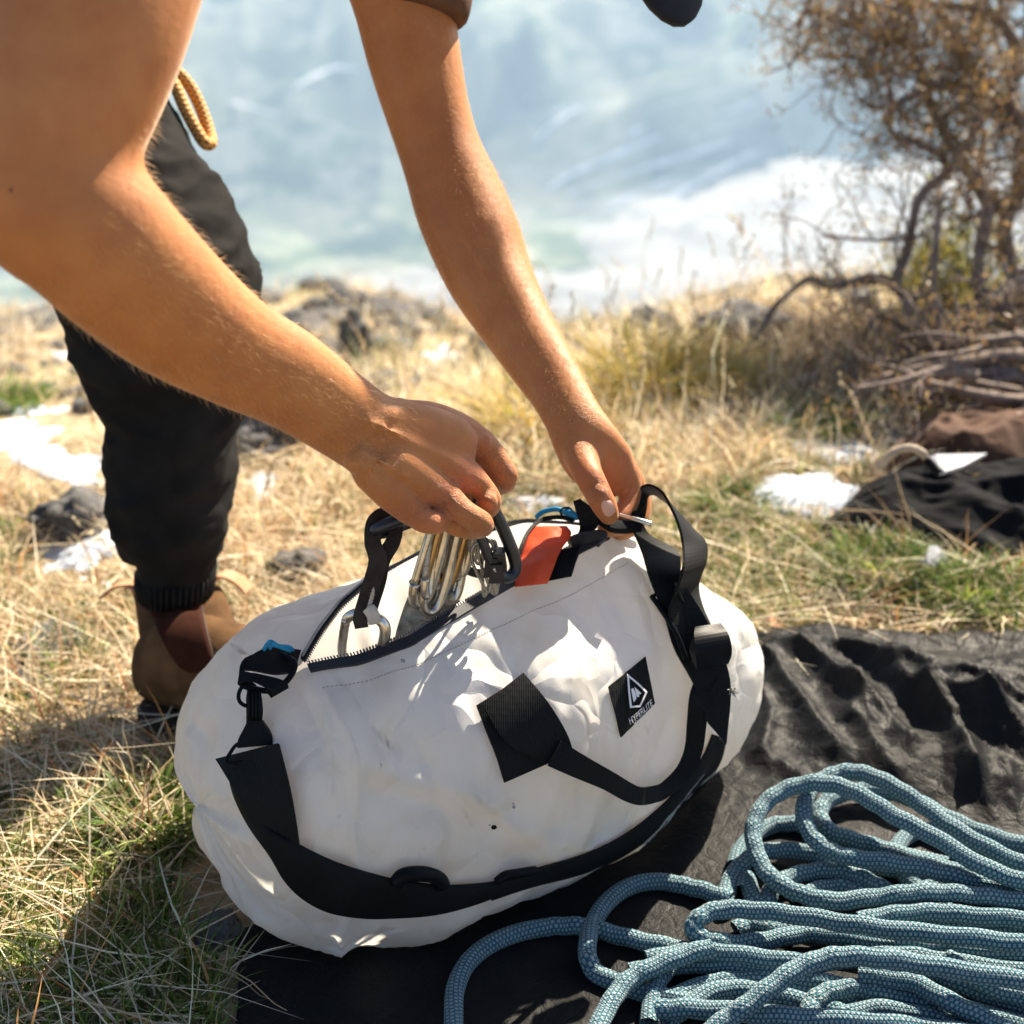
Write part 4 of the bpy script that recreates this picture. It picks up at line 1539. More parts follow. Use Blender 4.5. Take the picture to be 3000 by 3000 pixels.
# arm hair, short curved strands on the forearms and along the upper arms
bm = bmesh.new()
bm.from_mesh(me)
bm.faces.ensure_lookup_table()
segs = {'R': (P(250, 655, .85), P(1040, 1256, 1.018)), 'L': (P(1334, 562, 1.297), P(1668, 1205, 1.206)), 'U': (P(1200, 60, 1.3), P(1300, 470, 1.3))}
hv, hf = [], []
cand = []
for f in bm.faces:
    c = f.calc_center_median()
    for nm, (a, b) in segs.items():
        t = (c - a).dot(b - a) / (b - a).length_squared
        if -.05 < t < 1.08 and (c - a.lerp(b, t)).length < .075:
            cand.append((c, f.normal.copy(), (b - a).normalized(), nm, t))
            break
random.shuffle(cand)
for c, nr, ax_, nm, t in cand[:8000]:
    if nm == 'U' and random.random() < .55:
        continue
    L_ = random.uniform(.003, .008) * random.choice((.6, 1, 1.5)) * (.5 if nm == 'U' else 1)
    sd_ = ax_.cross(nr)
    d1 = (nr * random.uniform(.35, .8) + ax_ * random.uniform(.3, 1.0) + sd_ * random.uniform(-.6, .6)).normalized()
    d2 = (d1 + ax_ * .5 - nr * .35).normalized()
    p0, p1, p2 = c - nr * .0004, c + d1 * L_ * .5, c + d1 * L_ * .5 + d2 * L_ * .5
    wv = d1.cross(nr)
    wv = (wv.normalized() if wv.length > 1e-4 else sd_) * .00007
    w2 = d1.cross(wv).normalized() * .00007
    b0 = len(hv)
    for q, k in ((p0, 1), (p1, .8)):
        hv += [q + wv * k, q - wv * .5 * k + w2 * k, q - wv * .5 * k - w2 * k]
    hv.append(p2)
    for i in range(3):
        j = (i + 1) % 3
        hf.append((b0 + i, b0 + j, b0 + 3 + j, b0 + 3 + i))
        hf.append((b0 + 3 + i, b0 + 3 + j, b0 + 6))
bm.free()
tag(mesh('arm_hair', hv, hf, 'body_hair', person), kind='stuff')

# t-shirt
TS = []
TS.append(round_ends([[c0 + (p - c0) * 1.07 for p in r] for r, c0 in ((r, sum(r, Vector()) / len(r)) for r in torso_rings[1:])], .2, .3))
TS.append(limb_rings([(480, -1040, .94, 340, 1), (420, -760, .905, 350, 1), (385, -560, .885, 360, 1), (365, -430, .88, 365, 1)], n=4))
TS.append(limb_rings([(1040, -500, 1.30, 215, 1), (1100, -280, 1.30, 205, 1), (1185, -170, 1.295, 185, 1), (1226, -40, 1.29, 164, 1), (1218, 44, 1.288, 152, 1)], n=4))
tag(union_mesh('t_shirt', TS, .004, 5, 'brown_jersey', person), 'brown short-sleeved t-shirt')

# trousers with folds
def wrinkle(o, amp, scale, seed, stretch=(1, 1, 1)):
    me = o.data
    ns = [v.normal.copy() for v in me.vertices]
    for v, n_ in zip(me.vertices, ns):
        q = Vector((v.co.x * stretch[0], v.co.y * stretch[1], v.co.z * stretch[2])) * scale + Vector((seed, 0, 0))
        k = 1 - abs(noise.noise(q)) * 2
        v.co += n_ * amp * (k - .4 + .5 * noise.noise(q * 2.3))


TR = []
legR = [(120, 130, 1.54, 220, .95), (185, 250, 1.51, 225, .95), (275, 400, 1.475, 238, .95), (350, 560, 1.445, 258, .9), (428, 740, 1.42, 284, .85), (476, 900, 1.41, 292, .8), (485, 990, 1.412, 278, .8), (492, 1090, 1.42, 250, .85), (500, 1222, 1.43, 202, .9), (492, 1320, 1.435, 190, .95), (497, 1420, 1.44, 178, .95), (495, 1510, 1.445, 170, .95), (518, 1590, 1.45, 155, .95), (524, 1640, 1.452, 128, .95), (515, 1662, 1.455, 112, .95), (513, 1700, 1.46, 108, .95), (513, 1748, 1.465, 99, .95)]
TR.append(round_ends(limb_rings(legR, 36, 5), .5, .1))
lr = tube_rings([Vector(p) for p in crom([hipL, hipL.lerp(kneeL, .5), kneeL, kneeL.lerp(footL, .4), kneeL.lerp(footL, .85)], 6)], np.interp(np.linspace(0, 4, 25), [0, 1, 2, 3, 4], [.11, .10, .09, .08, .055]).tolist(), 24)
TR.append(round_ends(lr, .5, .1))
c = hip
TR.append(ellipsoid(hip - ax * .03 - Vector((.05, 0, 0)), (side * .16, fwd * .10, ax * .11)))
tr = union_mesh('trousers', TR, .0045, 4, 'black_cotton', person)
wrinkle(tr, .0065, 11, 4, (.8, .8, 1.6))
wrinkle(tr, .0030, 30, 9, (.8, .8, 1.5))
tag(tr, 'dark charcoal jogger trousers with elastic cuffs')
# elastic cuff ribs on the near leg
cv, cf = [], []
for k in range(40):
    a = 2 * math.pi * k / 40
    ring = []
    for (px, py, d, r) in ((514, 1672, 1.457, 113), (513, 1705, 1.46, 112), (513, 1742, 1.465, 104)):
        c = P(px, py, d)
        rr = r * d / FPX
        ring.append(c + Vector((math.cos(a), math.sin(a), 0)) * rr)
    v_, f_ = rings_mesh(tube_rings(ring, .0024, 6))
    cf += [tuple(i + len(cv) for i in q) for q in f_]
    cv += v_
mesh('trouser_cuff', cv, cf, 'black_cotton', person)

# boots
def boot(base, direc, top_c, name='boot'):
    """base: heel point on the ground; direc: toe direction; top_c: centre of shaft top"""
    dx = Vector((direc[0], direc[1], 0)).normalized()
    dy = Vector((-dx.y, dx.x, 0))
    up = Vector((0, 0, 1))
    rs = []
    # shaft
    sh = []
    for t, rl, rw in ((0, .046, .038), (.25, .049, .039), (.5, .053, .040), (.75, .058, .041), (1, .064, .042)):
        c = top_c.lerp(base + dx * .055 + up * .045, t)
        sh.append([c + dx * rl * math.cos(a) + dy * rw * math.sin(a) for a in np.linspace(0, 2 * math.pi, 26, endpoint=False)])
    rs.append(sh)
    # foot
    ft = []
    for x, h, wd in ((-.005, .075, .028), (.02, .095, .038), (.06, .10, .041), (.10, .096, .041), (.15, .080, .045), (.20, .064, .048), (.24, .048, .042), (.268, .036, .026)):
        c = base + dx * x + up * (.018 + h * .5)
        ft.append([c + dy * wd * math.cos(a) + up * h * .5 * (math.sin(a) if math.sin(a) > 0 else math.sin(a)) * (1 if abs(math.cos(a)) < .95 else .95) for a in np.linspace(0, 2 * math.pi, 26, endpoint=False)])
    rs.append(round_ends(ft, .4, .5))
    b = union_mesh(name, rs, .003, 6, 'suede_leather', person)
    so = []
    out = [(-.012, .0), (-.004, .03), (.03, .038), (.08, .034), (.14, .042), (.19, .051), (.235, .046), (.268, .028), (.278, 0)]
    pts = out + [(x, -y) for x, y in out[-2:0:-1]]
    for z in (.001, .022):
        so.append([base + dx * x + dy * y + up * z for x, y in pts])
    V, F = rings_mesh(so)
    mesh('sole', V, F, 'sole_rubber', b, False)
    return b, dx, dy, up


base = G(468, 2090)
toe = Vector((.93, -.36, 0))
top_c = P(520, 1725, 1.475)
bt, bx, by, bz = boot(base, toe, top_c)
tag(bt, 'brown suede chelsea boot with dark elastic side panel')
bb = BVHTree.FromObject(bt, bpy.context.evaluated_depsgraph_get())


def onboot(px, py, off=.0012):
    d = (P(px, py, 1) - CAMV).normalized()
    h, nr, _, _ = bb.ray_cast(CAMV, d)
    if h is None:
        h, nr, _, _ = bb.find_nearest(P(px, py, 1.45))
    return h + nr * off


L_ = [(436, 1740), (440, 1775), (455, 1820), (475, 1865), (500, 1910), (530, 1950), (560, 1968)]
R_ = [(590, 1740), (590, 1775), (598, 1820), (610, 1865), (622, 1910), (626, 1945), (605, 1966)]
gl, gr_ = crom(L_, 4), crom(R_, 4)
V, F = [], []
for i in range(len(gl)):
    for j in range(11):
        q = gl[i] + (gr_[i] - gl[i]) * j / 10
        V.append(onboot(q[0], q[1], .0016))
F = [(i * 11 + j, i * 11 + j + 1, i * 11 + j + 12, i * 11 + j + 11) for i in range(len(gl) - 1) for j in range(10)]
gu = mesh('elastic_gusset', V, F, 'elastic', bt)
gu.modifiers.new('t', 'SOLIDIFY').thickness = .002
seam = [V[i * 11] for i in range(len(gl))] + [V[(len(gl) - 1) * 11 + j] for j in range(1, 11)] + [V[i * 11 + 10] for i in range(len(gl) - 2, -1, -1)]
tube('gusset_seam', seam, .0012, 'sole_rubber', bt, 6, n=1)
tt = top_c
for (pts) in ([(408, 1745, 1.475), (395, 1715, 1.48), (365, 1708, 1.485), (330, 1722, 1.49), (305, 1745, 1.49)], [(628, 1705, 1.475), (650, 1682, 1.48), (685, 1690, 1.485), (715, 1712, 1.49), (728, 1730, 1.49)]):
    c = [P(*p) for p in pts]
    strip('pull_tab', [p - by * .008 for p in c], [p + by * .008 for p in c], 'tab_leather', bt, .0025, 4)
base2 = Vector((footL.x - .04, footL.y, land_z(footL.x, footL.y).item() if hasattr(land_z(footL.x, footL.y), 'item') else 0))
boot(base2, Vector((.8, -.6, 0)), kneeL.lerp(footL, .8))

# cap with curved brim, only its tip reaches into the picture
cap_c = head + hdir * .045
V, F = rings_mesh(round_ends([[cap_c + hdir * h + (ear * .088 * math.cos(a) + face * .108 * math.sin(a)) * k for a in np.linspace(0, 2 * math.pi, 30, endpoint=False)] for h, k in ((-.02, 1.0), (.02, 1.0), (.05, .93), (.075, .75))], .0, .35))
cap = mesh('cap', V, F, 'cap_cloth', person)
tag(cap, 'black cap with stitched brim')
tip = P(1978, 74, 1.235)
rootb = cap_c + face * .09 - hdir * .01
bl = (tip - rootb)
br = []
bu = bl.normalized()
bw = Vector((1, 0, 0)) * .9 + VIEW * .44
bw = (bw - bu * bw.dot(bu)).normalized()
bnn = bu.cross(bw)
rows = []
for i in range(15):
    rr_ = i / 14
    row = []
    for j in range(13):
        f_ = (j / 6 - 1) * math.pi / 2
        u = math.sin(f_)
        row.append(rootb + bl * (rr_ * math.cos(f_)) + bw * (.042 * u * (.35 + .65 * rr_)) - bnn * (.012 * u * u * rr_))
    rows.append(row)
V = [p + bnn * .0028 for r in rows for p in r] + [p - bnn * .0028 for r in rows for p in r]
F = []
nn_ = 15 * 13
for i in range(14):
    for j in range(12):
        a = i * 13 + j
        F.append((a, a + 1, a + 14, a + 13))
        F.append((nn_ + a, nn_ + a + 13, nn_ + a + 14, nn_ + a + 1))
bd = [i for i in range(13)] + [k * 13 + 12 for k in range(1, 15)] + [14 * 13 + j for j in range(11, -1, -1)] + [k * 13 for k in range(13, 0, -1)]
for a, b in zip(bd, bd[1:] + bd[:1]):
    F.append((a, nn_ + a, nn_ + b, b))
mesh('brim', V, F, 'cap_cloth', cap)
# ------------------------------------------------------------------ climbing gear in the near hand
def frame(p0, p1, hint):
    x = (p1 - p0).normalized()
    z = (hint - x * hint.dot(x)).normalized()
    return x, z.cross(x), z, (p1 - p0).length


def carabiner(p0, p1, hint, mat, gate_mat, parent, width=.5, bar=.0042, name='carabiner', bent=False):
    """closed D-shaped bar from p0 (small end) to p1 (basket), lying in the plane whose normal is hint"""
    x, y, z, L = frame(p0, p1, hint)
    W = L * width
    pts = [(0.02, .30), (0.0, .55), (.07, .80), (.22, .93), (.5, 1.0), (.8, 1.0), (.95, .88), (1.0, .6), (.97, .30), (.88, .10), (.78, .0)]
    q = [p0 + x * (a * L) + y * ((b - .5) * W) for a, b in pts]
    ob = tube(name, q, [bar * .95, bar, bar, bar, bar * 1.05, bar * 1.05, bar, bar, bar, bar, bar * .9], mat, parent, 10, False, 5)
    g = [p0 + x * (a * L) + y * ((b - .5) * W) for a, b in ((.79, .0), (.5, .01 + (.1 if bent else 0)), (.2, .06), (.03, .28))]
    tube('gate', g, bar * .82, gate_mat, ob, 8, False, 4)
    tube('gate_pin', [p0 + x * (.79 * L) + y * (-.5 * W) - z * bar * 1.15, p0 + x * (.79 * L) + y * (-.5 * W) + z * bar * 1.15], bar * .5, 'steel', ob, 8, n=1)
    return ob


def sling(name, pts, wid, mat, parent, thick=.004, hint=None, n=5):
    c = [Vector(p) for p in pts]
    L, Rr = [], []
    for i, p in enumerate(c):
        t = (c[min(i + 1, len(c) - 1)] - c[max(i - 1, 0)]).normalized()
        h = hint if hint is not None else (CAMV - p).normalized()
        s_ = t.cross(h).normalized()
        wd = wid[i] if isinstance(wid, (list, tuple)) else wid
        L.append(p + s_ * wd / 2)
        Rr.append(p - s_ * wd / 2)
    return strip(name, L, Rr, mat, parent, thick, n)


# 1: quickdraw with dark sling, left of the hand
qd = empty('quickdraw', tuple(P(1060, 1880, 1.10)), 'quickdraw with black upper carabiner and dark brown sling at left of bag opening', 'quickdraw', 'quickdraws lifted out of the bag')
d_ = 1.085
carabiner(P(1290, 1490, 1.085), P(1096, 1562, d_), Vector((.25, .6, .8)), 'black_anodised', 'black_anodised', qd, .38, .0046)
sling('sling', [P(1150, 1512, d_ + .006), P(1118, 1512, d_ + .002), P(1096, 1535, d_ - .003), P(1092, 1590, d_ - .008), P(1108, 1640, d_ - .006), P(1092, 1700, d_ - .004), P(1072, 1760, d_), P(1056, 1812, d_ + .002), P(1060, 1840, d_ + .002)], [.010, .012, .012, .012, .014, .013, .012, .011, .010], 'dark_sling', qd, .004)
sling('sling_back', [P(1150, 1512, d_ + .010), P(1160, 1550, d_ + .006), P(1150, 1590, d_ + .002), P(1120, 1640, d_), P(1108, 1700, d_ + .003), P(1090, 1765, d_ + .006), P(1075, 1820, d_ + .006)], [.008, .010, .011, .012, .012, .011, .010], 'dark_sling', qd, .004)
tv, tf = [], []
for k in range(15):
    t = k / 14
    c0 = P(1122 - 38 * t, 1640 + 140 * t, d_ - .003)
    e_ = P(1110 - 38 * t, 1662 + 140 * t, d_ - .004)
    v_, f_ = rings_mesh(tube_rings([c0, e_], .0011, 6))
    tf += [tuple(i + len(tv) for i in q) for q in f_]
    tv += v_
mesh('sling_stitching', tv, tf, 'cream_bar', qd)
carabiner(P(1045, 1960, 1.115), P(1078, 1800, d_ + .004), Vector((.3, .9, .3)), 'steel', 'steel', qd, .60, .0042)
tube('sling_keeper', [P(1080, 1782, d_ - .004), P(1092, 1800, d_ - .005), P(1098, 1825, d_ - .004)], .005, 'cream_bar', qd, 10)

# 2-4: steel quickdraws hanging straight down from the fingers
specs = [
    ((1335, 1470, 1.10), (1252, 1795, 1.125), 'steel', 'gold_anodised', .22, [(1240, 1730, 1.122), (1222, 1790, 1.128), (1212, 1860, 1.135), (1200, 1930, 1.14)], 'worn_sling', 'long silver quickdraw with worn grey sling, second from left in the bunch'),
    ((1362, 1480, 1.112), (1290, 1720, 1.13), 'gold_anodised', 'steel', .26, [(1290, 1700, 1.132), (1275, 1760, 1.138), (1262, 1830, 1.142), (1250, 1900, 1.145)], 'worn_sling', 'quickdraw with bronze-toned carabiner hanging between two silver ones'),
    ((1378, 1495, 1.12), (1332, 1690, 1.14), 'steel', 'steel', .30, [(1335, 1665, 1.142), (1318, 1730, 1.148), (1318, 1790, 1.15), (1330, 1850, 1.155)], 'worn_sling', 'short silver quickdraw hanging nearest the black carabiner'),
    ((1305, 1490, 1.094), (1222, 1770, 1.118), 'steel', 'steel', .20, [(1226, 1735, 1.122), (1210, 1790, 1.128), (1192, 1860, 1.135), (1180, 1930, 1.14)], 'worn_sling', 'quickdraw with slim silver carabiner at the left edge of the hanging bunch'),
    ((1350, 1485, 1.125), (1312, 1760, 1.142), 'steel', 'gold_anodised', .24, [(1315, 1735, 1.146), (1308, 1790, 1.15), (1300, 1850, 1.154), (1290, 1910, 1.16)], 'worn_sling', 'quickdraw hanging at the back of the silver bunch'),
]
for a, b, m1, m2, wd, sl_, ms, lb in specs:
    q = empty('quickdraw', tuple(P(*sl_[-1])), lb, 'quickdraw', 'quickdraws lifted out of the bag')
    carabiner(P(*a), P(*b), Vector((.6, -.75, .1)), m1, m2, q, wd, .0042)
    sling('sling', [P(*p) for p in sl_], [.012, .015, .017, .017], ms, q, .006)
    tube('sling_keeper', [P(sl_[0][0] - 14, sl_[0][1] + 18, sl_[0][2] - .006), P(sl_[0][0] + 16, sl_[0][1] + 10, sl_[0][2] - .006)], .0042, ms, q, 8)
    carabiner(P(*sl_[-1]) + Vector((0, .01, -.06)), P(*sl_[-1]) + Vector((0, 0, .004)), Vector((.8, -.5, .1)), 'steel', 'steel', q, .55, .0042)
# 5: thin long pin-shaped tool alongside
q = empty('wire_gate_carabiner', tuple(P(1245, 1740, 1.11)), 'thin grey carabiner against the left side of the silver bunch', 'carabiner')
carabiner(P(1275, 1500, 1.098), P(1248, 1745, 1.112), Vector((.9, -.4, .1)), 'steel', 'wire_cable', q, .16, .0034)

# 6: big black carabiner carrying wired nuts
q = empty('carabiner_with_nuts', tuple(P(1480, 1700, 1.12)), 'large black carabiner carrying wired nuts right of the hand', 'carabiner')
carabiner(P(1405, 1470, 1.10), P(1492, 1690, 1.125), Vector((.5, -.8, .2)), 'black_anodised', 'black_anodised', q, .30, .0048)
for i, (x0, y0, x1, y1, w_) in enumerate(((1402, 1590, 1430, 1730, 26), (1418, 1575, 1446, 1735, 22), (1440, 1580, 1420, 1742, 18), (1392, 1570, 1402, 1650, 20), (1450, 1600, 1452, 1738, 16), (1380, 1560, 1392, 1640, 12))):
    dd = 1.112 + .003 * i
    c0, c1 = P(x0, y0, dd), P(x1, y1, dd + .02)
    xx = (c1 - c0)
    sdv = Vector((1, .2, .1)).normalized() * w_ * dd / FPX
    pts = [c0 + xx * .0, c0 + xx * .12 + sdv * .9, c0 + xx * .4 + sdv * 1.1, c0 + xx * .75 + sdv * .6, c1 + sdv * .2, c1 - sdv * .2, c0 + xx * .75 - sdv * .6, c0 + xx * .4 - sdv * 1.1, c0 + xx * .12 - sdv * .9]
    w1 = tube('wire_loop', pts, .0013, 'wire_cable', q, 7, True, 4)
for (x, y) in ((1440, 1655), (1462, 1640), (1455, 1672)):
    c0 = P(x, y, 1.118)
    h = .006
    V = [c0 + Vector((sx * h * (.7 if sz > 0 else 1), sy * h, sz * h * 1.3)) for sz in (-1, 1) for sy in (-1, 1) for sx in (-1, 1)]
    mesh('nut', V, [(0, 2, 3, 1), (4, 5, 7, 6), (0, 1, 5, 4), (2, 6, 7, 3), (0, 4, 6, 2), (1, 3, 7, 5)], 'black_anodised', q, False)
tube('red_sleeve', [P(1466, 1675, 1.125), P(1470, 1690, 1.128), P(1468, 1705, 1.13)], .0022, 'orange_nylon', q, 8)
q2 = empty('sling_loop', tuple(P(1400, 1690, 1.16)), 'black webbing loop inside the bag behind the wired nuts', 'sling')
sling('webbing', [P(1330, 1650, 1.18), P(1365, 1668, 1.17), P(1400, 1680, 1.165), P(1450, 1676, 1.17)], .007, 'dark_sling', q2, .002)

# orange stuff sack peeping out of the bag, right end of the opening
def patch_px(name, rowsL, mat, parent, nu=14, bulge=.01):
    """rows of (left, right) px+depth points -> bulging cloth panel"""
    L = crom([tuple(P(*a)) for a, b in rowsL], 6)
    Rr = crom([tuple(P(*b)) for a, b in rowsL], 6)
    V, F = [], []
    for i in range(len(L)):
        for j in range(nu + 1):
            u = j / nu
            p = Vector(L[i]).lerp(Vector(Rr[i]), u)
            bz = bulge * math.sin(math.pi * u) + .0025 * noise.noise(Vector((u * 5, i * .25, 3)))
            V.append(p + (CAMV - p).normalized() * bz)
    for i in range(len(L) - 1):
        for j in range(nu):
            a = i * (nu + 1) + j
            F.append((a, a + 1, a + nu + 2, a + nu + 1))
    ob = mesh(name, V, F, mat, parent)
    m = ob.modifiers.new('t', 'SOLIDIFY')
    m.thickness = .0015
    return ob


ob = patch_px('stuff_sack', [((1560, 1545, 1.225), (1660, 1545, 1.21)), ((1545, 1580, 1.21), (1672, 1570, 1.20)), ((1530, 1625, 1.195), (1648, 1605, 1.185)), ((1518, 1665, 1.18), (1625, 1650, 1.17)), ((1510, 1720, 1.17), (1600, 1710, 1.16))], 'orange_nylon', None)
tag(ob, 'bright orange nylon pouch inside the right end of the bag', 'pouch')
strip('pouch_binding', [P(1508, 1680, 1.178), P(1530, 1610, 1.192), P(1552, 1560, 1.21), P(1590, 1527, 1.222), P(1640, 1520, 1.215), P(1675, 1530, 1.205)], [P(1500, 1675, 1.18), P(1522, 1605, 1.194), P(1546, 1552, 1.212), P(1588, 1518, 1.224), P(1642, 1511, 1.217), P(1680, 1520, 1.207)], 'webbing', ob, .002, 5)
ob2 = patch_px('clothing_bundle', [((1600, 1625, 1.195), (1700, 1600, 1.20)), ((1590, 1660, 1.185), (1690, 1630, 1.19)), ((1570, 1710, 1.17), (1670, 1690, 1.18))], 'black_softshell', None)
tag(ob2, 'black cloth bundle beside the orange pouch in the bag', 'cloth')

# yellow cord loop at the belt
def rope_tube(name, pts, r, mat, parent=None, seg=16, n=8, closed=False):
    C = crom(pts, n) if not closed else crom([pts[-1]] + list(pts) + [pts[0], pts[1]], n)[n:-n]
    C = [Vector(p) for p in C]
    rg = tube_rings(C, r, seg)
    V, F = rings_mesh(rg)
    me = bpy.data.meshes.new(name)
    me.from_pydata([tuple(v) for v in V], [], F)
    uvl = me.uv_layers.new(name='rope')
    acc = [0.0]
    for a, b in zip(C[:-1], C[1:]):
        acc.append(acc[-1] + (b - a).length)
    for p in me.polygons:
        vi = list(p.vertices)
        for li, v in zip(p.loop_indices, vi):
            if v >= seg * len(C):
                uvl.data[li].uv = (0, acc[0] if v == seg * len(C) else acc[-1])
                continue
            ring, k = divmod(v, seg)
            u = k / seg
            if k == 0 and any((w_ % seg) == seg - 1 for w_ in vi if w_ < seg * len(C)):
                u = 1.0
            uvl.data[li].uv = (u, acc[ring])
    return link(name, me, mat, parent)


dy_ = 1.46
ob = rope_tube('cord_loop', [tuple(P(*p)) for p in ((490, 235, dy_ + .01), (512, 250, dy_), (545, 325, dy_ - .008), (580, 390, dy_ - .012), (602, 420, dy_ - .012), (618, 418, dy_ - .004), (612, 385, dy_ + .004), (590, 320, dy_ + .01), (558, 255, dy_ + .012), (522, 214, dy_ + .012), (500, 205, dy_ + .012))], .0062, 'yellow_cord')
tag(ob, 'yellow braided cord loop hanging at the waist of the dark trousers', 'cord')
# ------------------------------------------------------------------ ground sheet, rope, clothes
FOLDS = [  # fold crests on the sheet (px), height, half width
    ([(2225, 1990), (2300, 2080), (2365, 2165), (2430, 2260)], .022, .018),
    ([(2330, 1990), (2450, 2080), (2560, 2160), (2650, 2270)], .026, .022),
    ([(2560, 1990), (2660, 2070), (2760, 2145), (2880, 2190), (3050, 2290)], .034, .026),
    ([(2690, 2120), (2770, 2220), (2840, 2330)], .020, .016),
    ([(2450, 1975), (2580, 2040), (2640, 2120)], .014, .014),
    ([(2900, 2080), (3000, 2150), (3150, 2210)], .024, .02),
    ([(2480, 2170), (2540, 2260), (2600, 2330)], .014, .014),
    ([(2240, 1908), (2400, 1885), (2600, 1898), (2800, 1906), (3000, 1893), (3300, 1900)], .007, .018),
    ([(2260, 1965), (2450, 1940), (2650, 1965), (2850, 1985), (3200, 1975)], .012, .022),
    ([(2205, 2080), (2245, 2150), (2225, 2240)], .016, .014),
    ([(2810, 2020), (2950, 2040), (3150, 2080)], .016, .018),
]
_fr = random.Random(3)
for _ in range(14):
    fx, fy = _fr.uniform(2250, 3050), _fr.uniform(1960, 2330)
    fa, fl2 = _fr.gauss(.75, .35), _fr.uniform(60, 190)
    FOLDS.append(([(fx, fy), (fx + fl2 * .5 * math.cos(fa) + _fr.uniform(-10, 10), fy + fl2 * .5 * math.sin(fa)), (fx + fl2 * math.cos(fa), fy + fl2 * math.sin(fa))], _fr.uniform(.003, .009), _fr.uniform(.005, .010)))
FOLDW = [([tuple(G(x, y))[:2] for x, y in p], h, w_) for p, h, w_ in FOLDS]


def sheet_z(x, y):
    x, y = np.asarray(x, float), np.asarray(y, float)
    u = (x * .80 + y * -.60)
    v = (x * .60 + y * .80)
    wx = .020 * (vfbm(x, y, 14, 33, 3) - .5)
    wy = .020 * (vfbm(x, y, 14, 38, 3) - .5)
    right = sstep(.12, .26, x) * sstep(1.03, 1.12, y)
    z = .004 + .006 * (vfbm(x, y, 6, 70) - .3)
    for poly, h, w_ in FOLDW:
        d = seg_dist(x + wx, y + wy, poly)
        z = z + right * 1.25 * h * np.exp(-np.sqrt((d / w_) ** 2 + .006)) * (.7 + .6 * vnoise(x, y, 16, 44))
    z = z + right * (.005 * (vfbm(u * .7, v * 1.4, 26, 90, 3, True) - .4) + .003 * vfbm(x, y, 70, 95, 2, True))
    z = z + sstep(.92, .84, y) * .014 * vfbm(u, v, 8, 77, 2, True) * sstep(.10, -.08, x)
    return np.maximum(z, .003)


nx, ny = 380, 300
UU, VVv = np.meshgrid(np.linspace(0, 1, nx), np.linspace(0, 1, ny), indexing='ij')
X = -.212 + UU * 1.35
top = np.interp(X, [-.22, -.10, .05, .20, .28, .34, .5, .8, 1.2], [.925, 1.0, 1.22, 1.36, 1.405, 1.395, 1.39, 1.385, 1.38])
X0 = X + .012 * np.sin(VVv * 9 + 1) * (1 - UU) ** 6
Y = .45 + VVv * (top - .45)
Y = Y + .006 * np.sin(X * 40) * VVv ** 8
Z = sheet_z(X0, Y)
Vs = np.stack([X0, Y, Z], -1).reshape(-1, 3)
i, j = np.meshgrid(np.arange(nx - 1), np.arange(ny - 1), indexing='ij')
a = i * ny + j
F = np.stack([a, a + ny, a + ny + 1, a + 1], -1).reshape(-1, 4)
tarp = bigmesh('ground_sheet', Vs, F, 'tarp_nylon', smooth=True)
m = tarp.modifiers.new('t', 'SOLIDIFY')
m.thickness = .0015
tag(tarp, 'crumpled black nylon ground sheet under the bag and rope', 'ground sheet')

RR = .0072


def c2(x, y):          # right-hand crop
    return 2000 + x / 1.932, 2000 + y / 1.932


def c1(x, y):          # middle crop
    return 1000 + x / 1.932, 2000 + y / 1.932


def strand(pts, zs, crop):
    A = []
    zz = np.interp(np.linspace(0, 1, len(pts)), np.linspace(0, 1, len(zs)), zs)
    for (x, y), z in zip(pts, zz):
        px, py = crop(x, y)
        q = G(px, py, z + RR)
        A.append(tuple(q))
    return A


ST = []
# upper standing loop, nearest
ST.append(strand([(2400, 1260), (2150, 1200), (1932, 1130), (1700, 1040), (1400, 860), (1200, 755), (1050, 660), (900, 590), (750, 568), (600, 598), (480, 670), (412, 770), (398, 870), (425, 980), (480, 1080), (570, 1150), (680, 1200), (850, 1235), (1100, 1215), (1300, 1190), (1500, 1190), (1700, 1210), (1932, 1240), (2250, 1290)], [.03, .04, .05, .06, .06, .05, .036, .024, .018, .020, .03, .03, .03], c2))
# second standing loop behind
ST.append(strand([(2400, 1150), (2150, 1090), (1932, 1030), (1700, 920), (1500, 800), (1350, 690), (1200, 590), (1050, 522), (930, 505), (830, 530), (740, 585), (690, 680), (690, 780), (740, 880), (830, 950), (950, 990), (1150, 1015), (1400, 1060), (1600, 1110), (1932, 1185), (2300, 1250)], [.02, .03, .04, .05, .05, .045, .035, .026, .028, .030, .018], c2))
ST.append(strand([(2400, 1000), (2150, 960), (1932, 920), (1700, 850), (1500, 765), (1300, 660), (1100, 608), (950, 620), (830, 662), (778, 725), (790, 790), (850, 850), (1000, 900), (1150, 945), (1350, 1010), (1600, 1080)], [.01, .014, .016, .014, .01, .006, .004], c2))
ST.append(strand([(250, 1290), (240, 1230), (268, 1120), (330, 1035), (405, 980), (520, 950), (700, 960), (850, 1000), (1000, 1025), (1300, 1070), (1600, 1150)], [.002, .004, .008, .010, .008, .004], c2))
ST.append(strand([(290, 1060), (320, 970), (385, 890), (460, 830), (560, 800), (700, 812), (900, 880), (1100, 940), (1300, 990), (1500, 1040)], [.0, .002, .004, .004, .002], c2))
ST.append(strand([(330, 1200), (360, 1120), (400, 1240), (460, 1280)], [.001, .001], c2))
ST.append(strand([(1200, 1010), (1215, 940), (1270, 880), (1360, 845), (1500, 860), (1700, 905), (1932, 970), (2300, 1080)], [.0, .002, .006], c2))
ST.append(strand([(485, 1270), (495, 1190), (560, 1125), (680, 1080), (820, 1065), (960, 1085), (1090, 1145), (1190, 1200), (1350, 1290)], [.004, .008, .010, .006], c2))
ST.append(strand([(640, 1240), (760, 1175), (900, 1160), (1020, 1195), (1130, 1250)], [.002, .004, .002], c2))
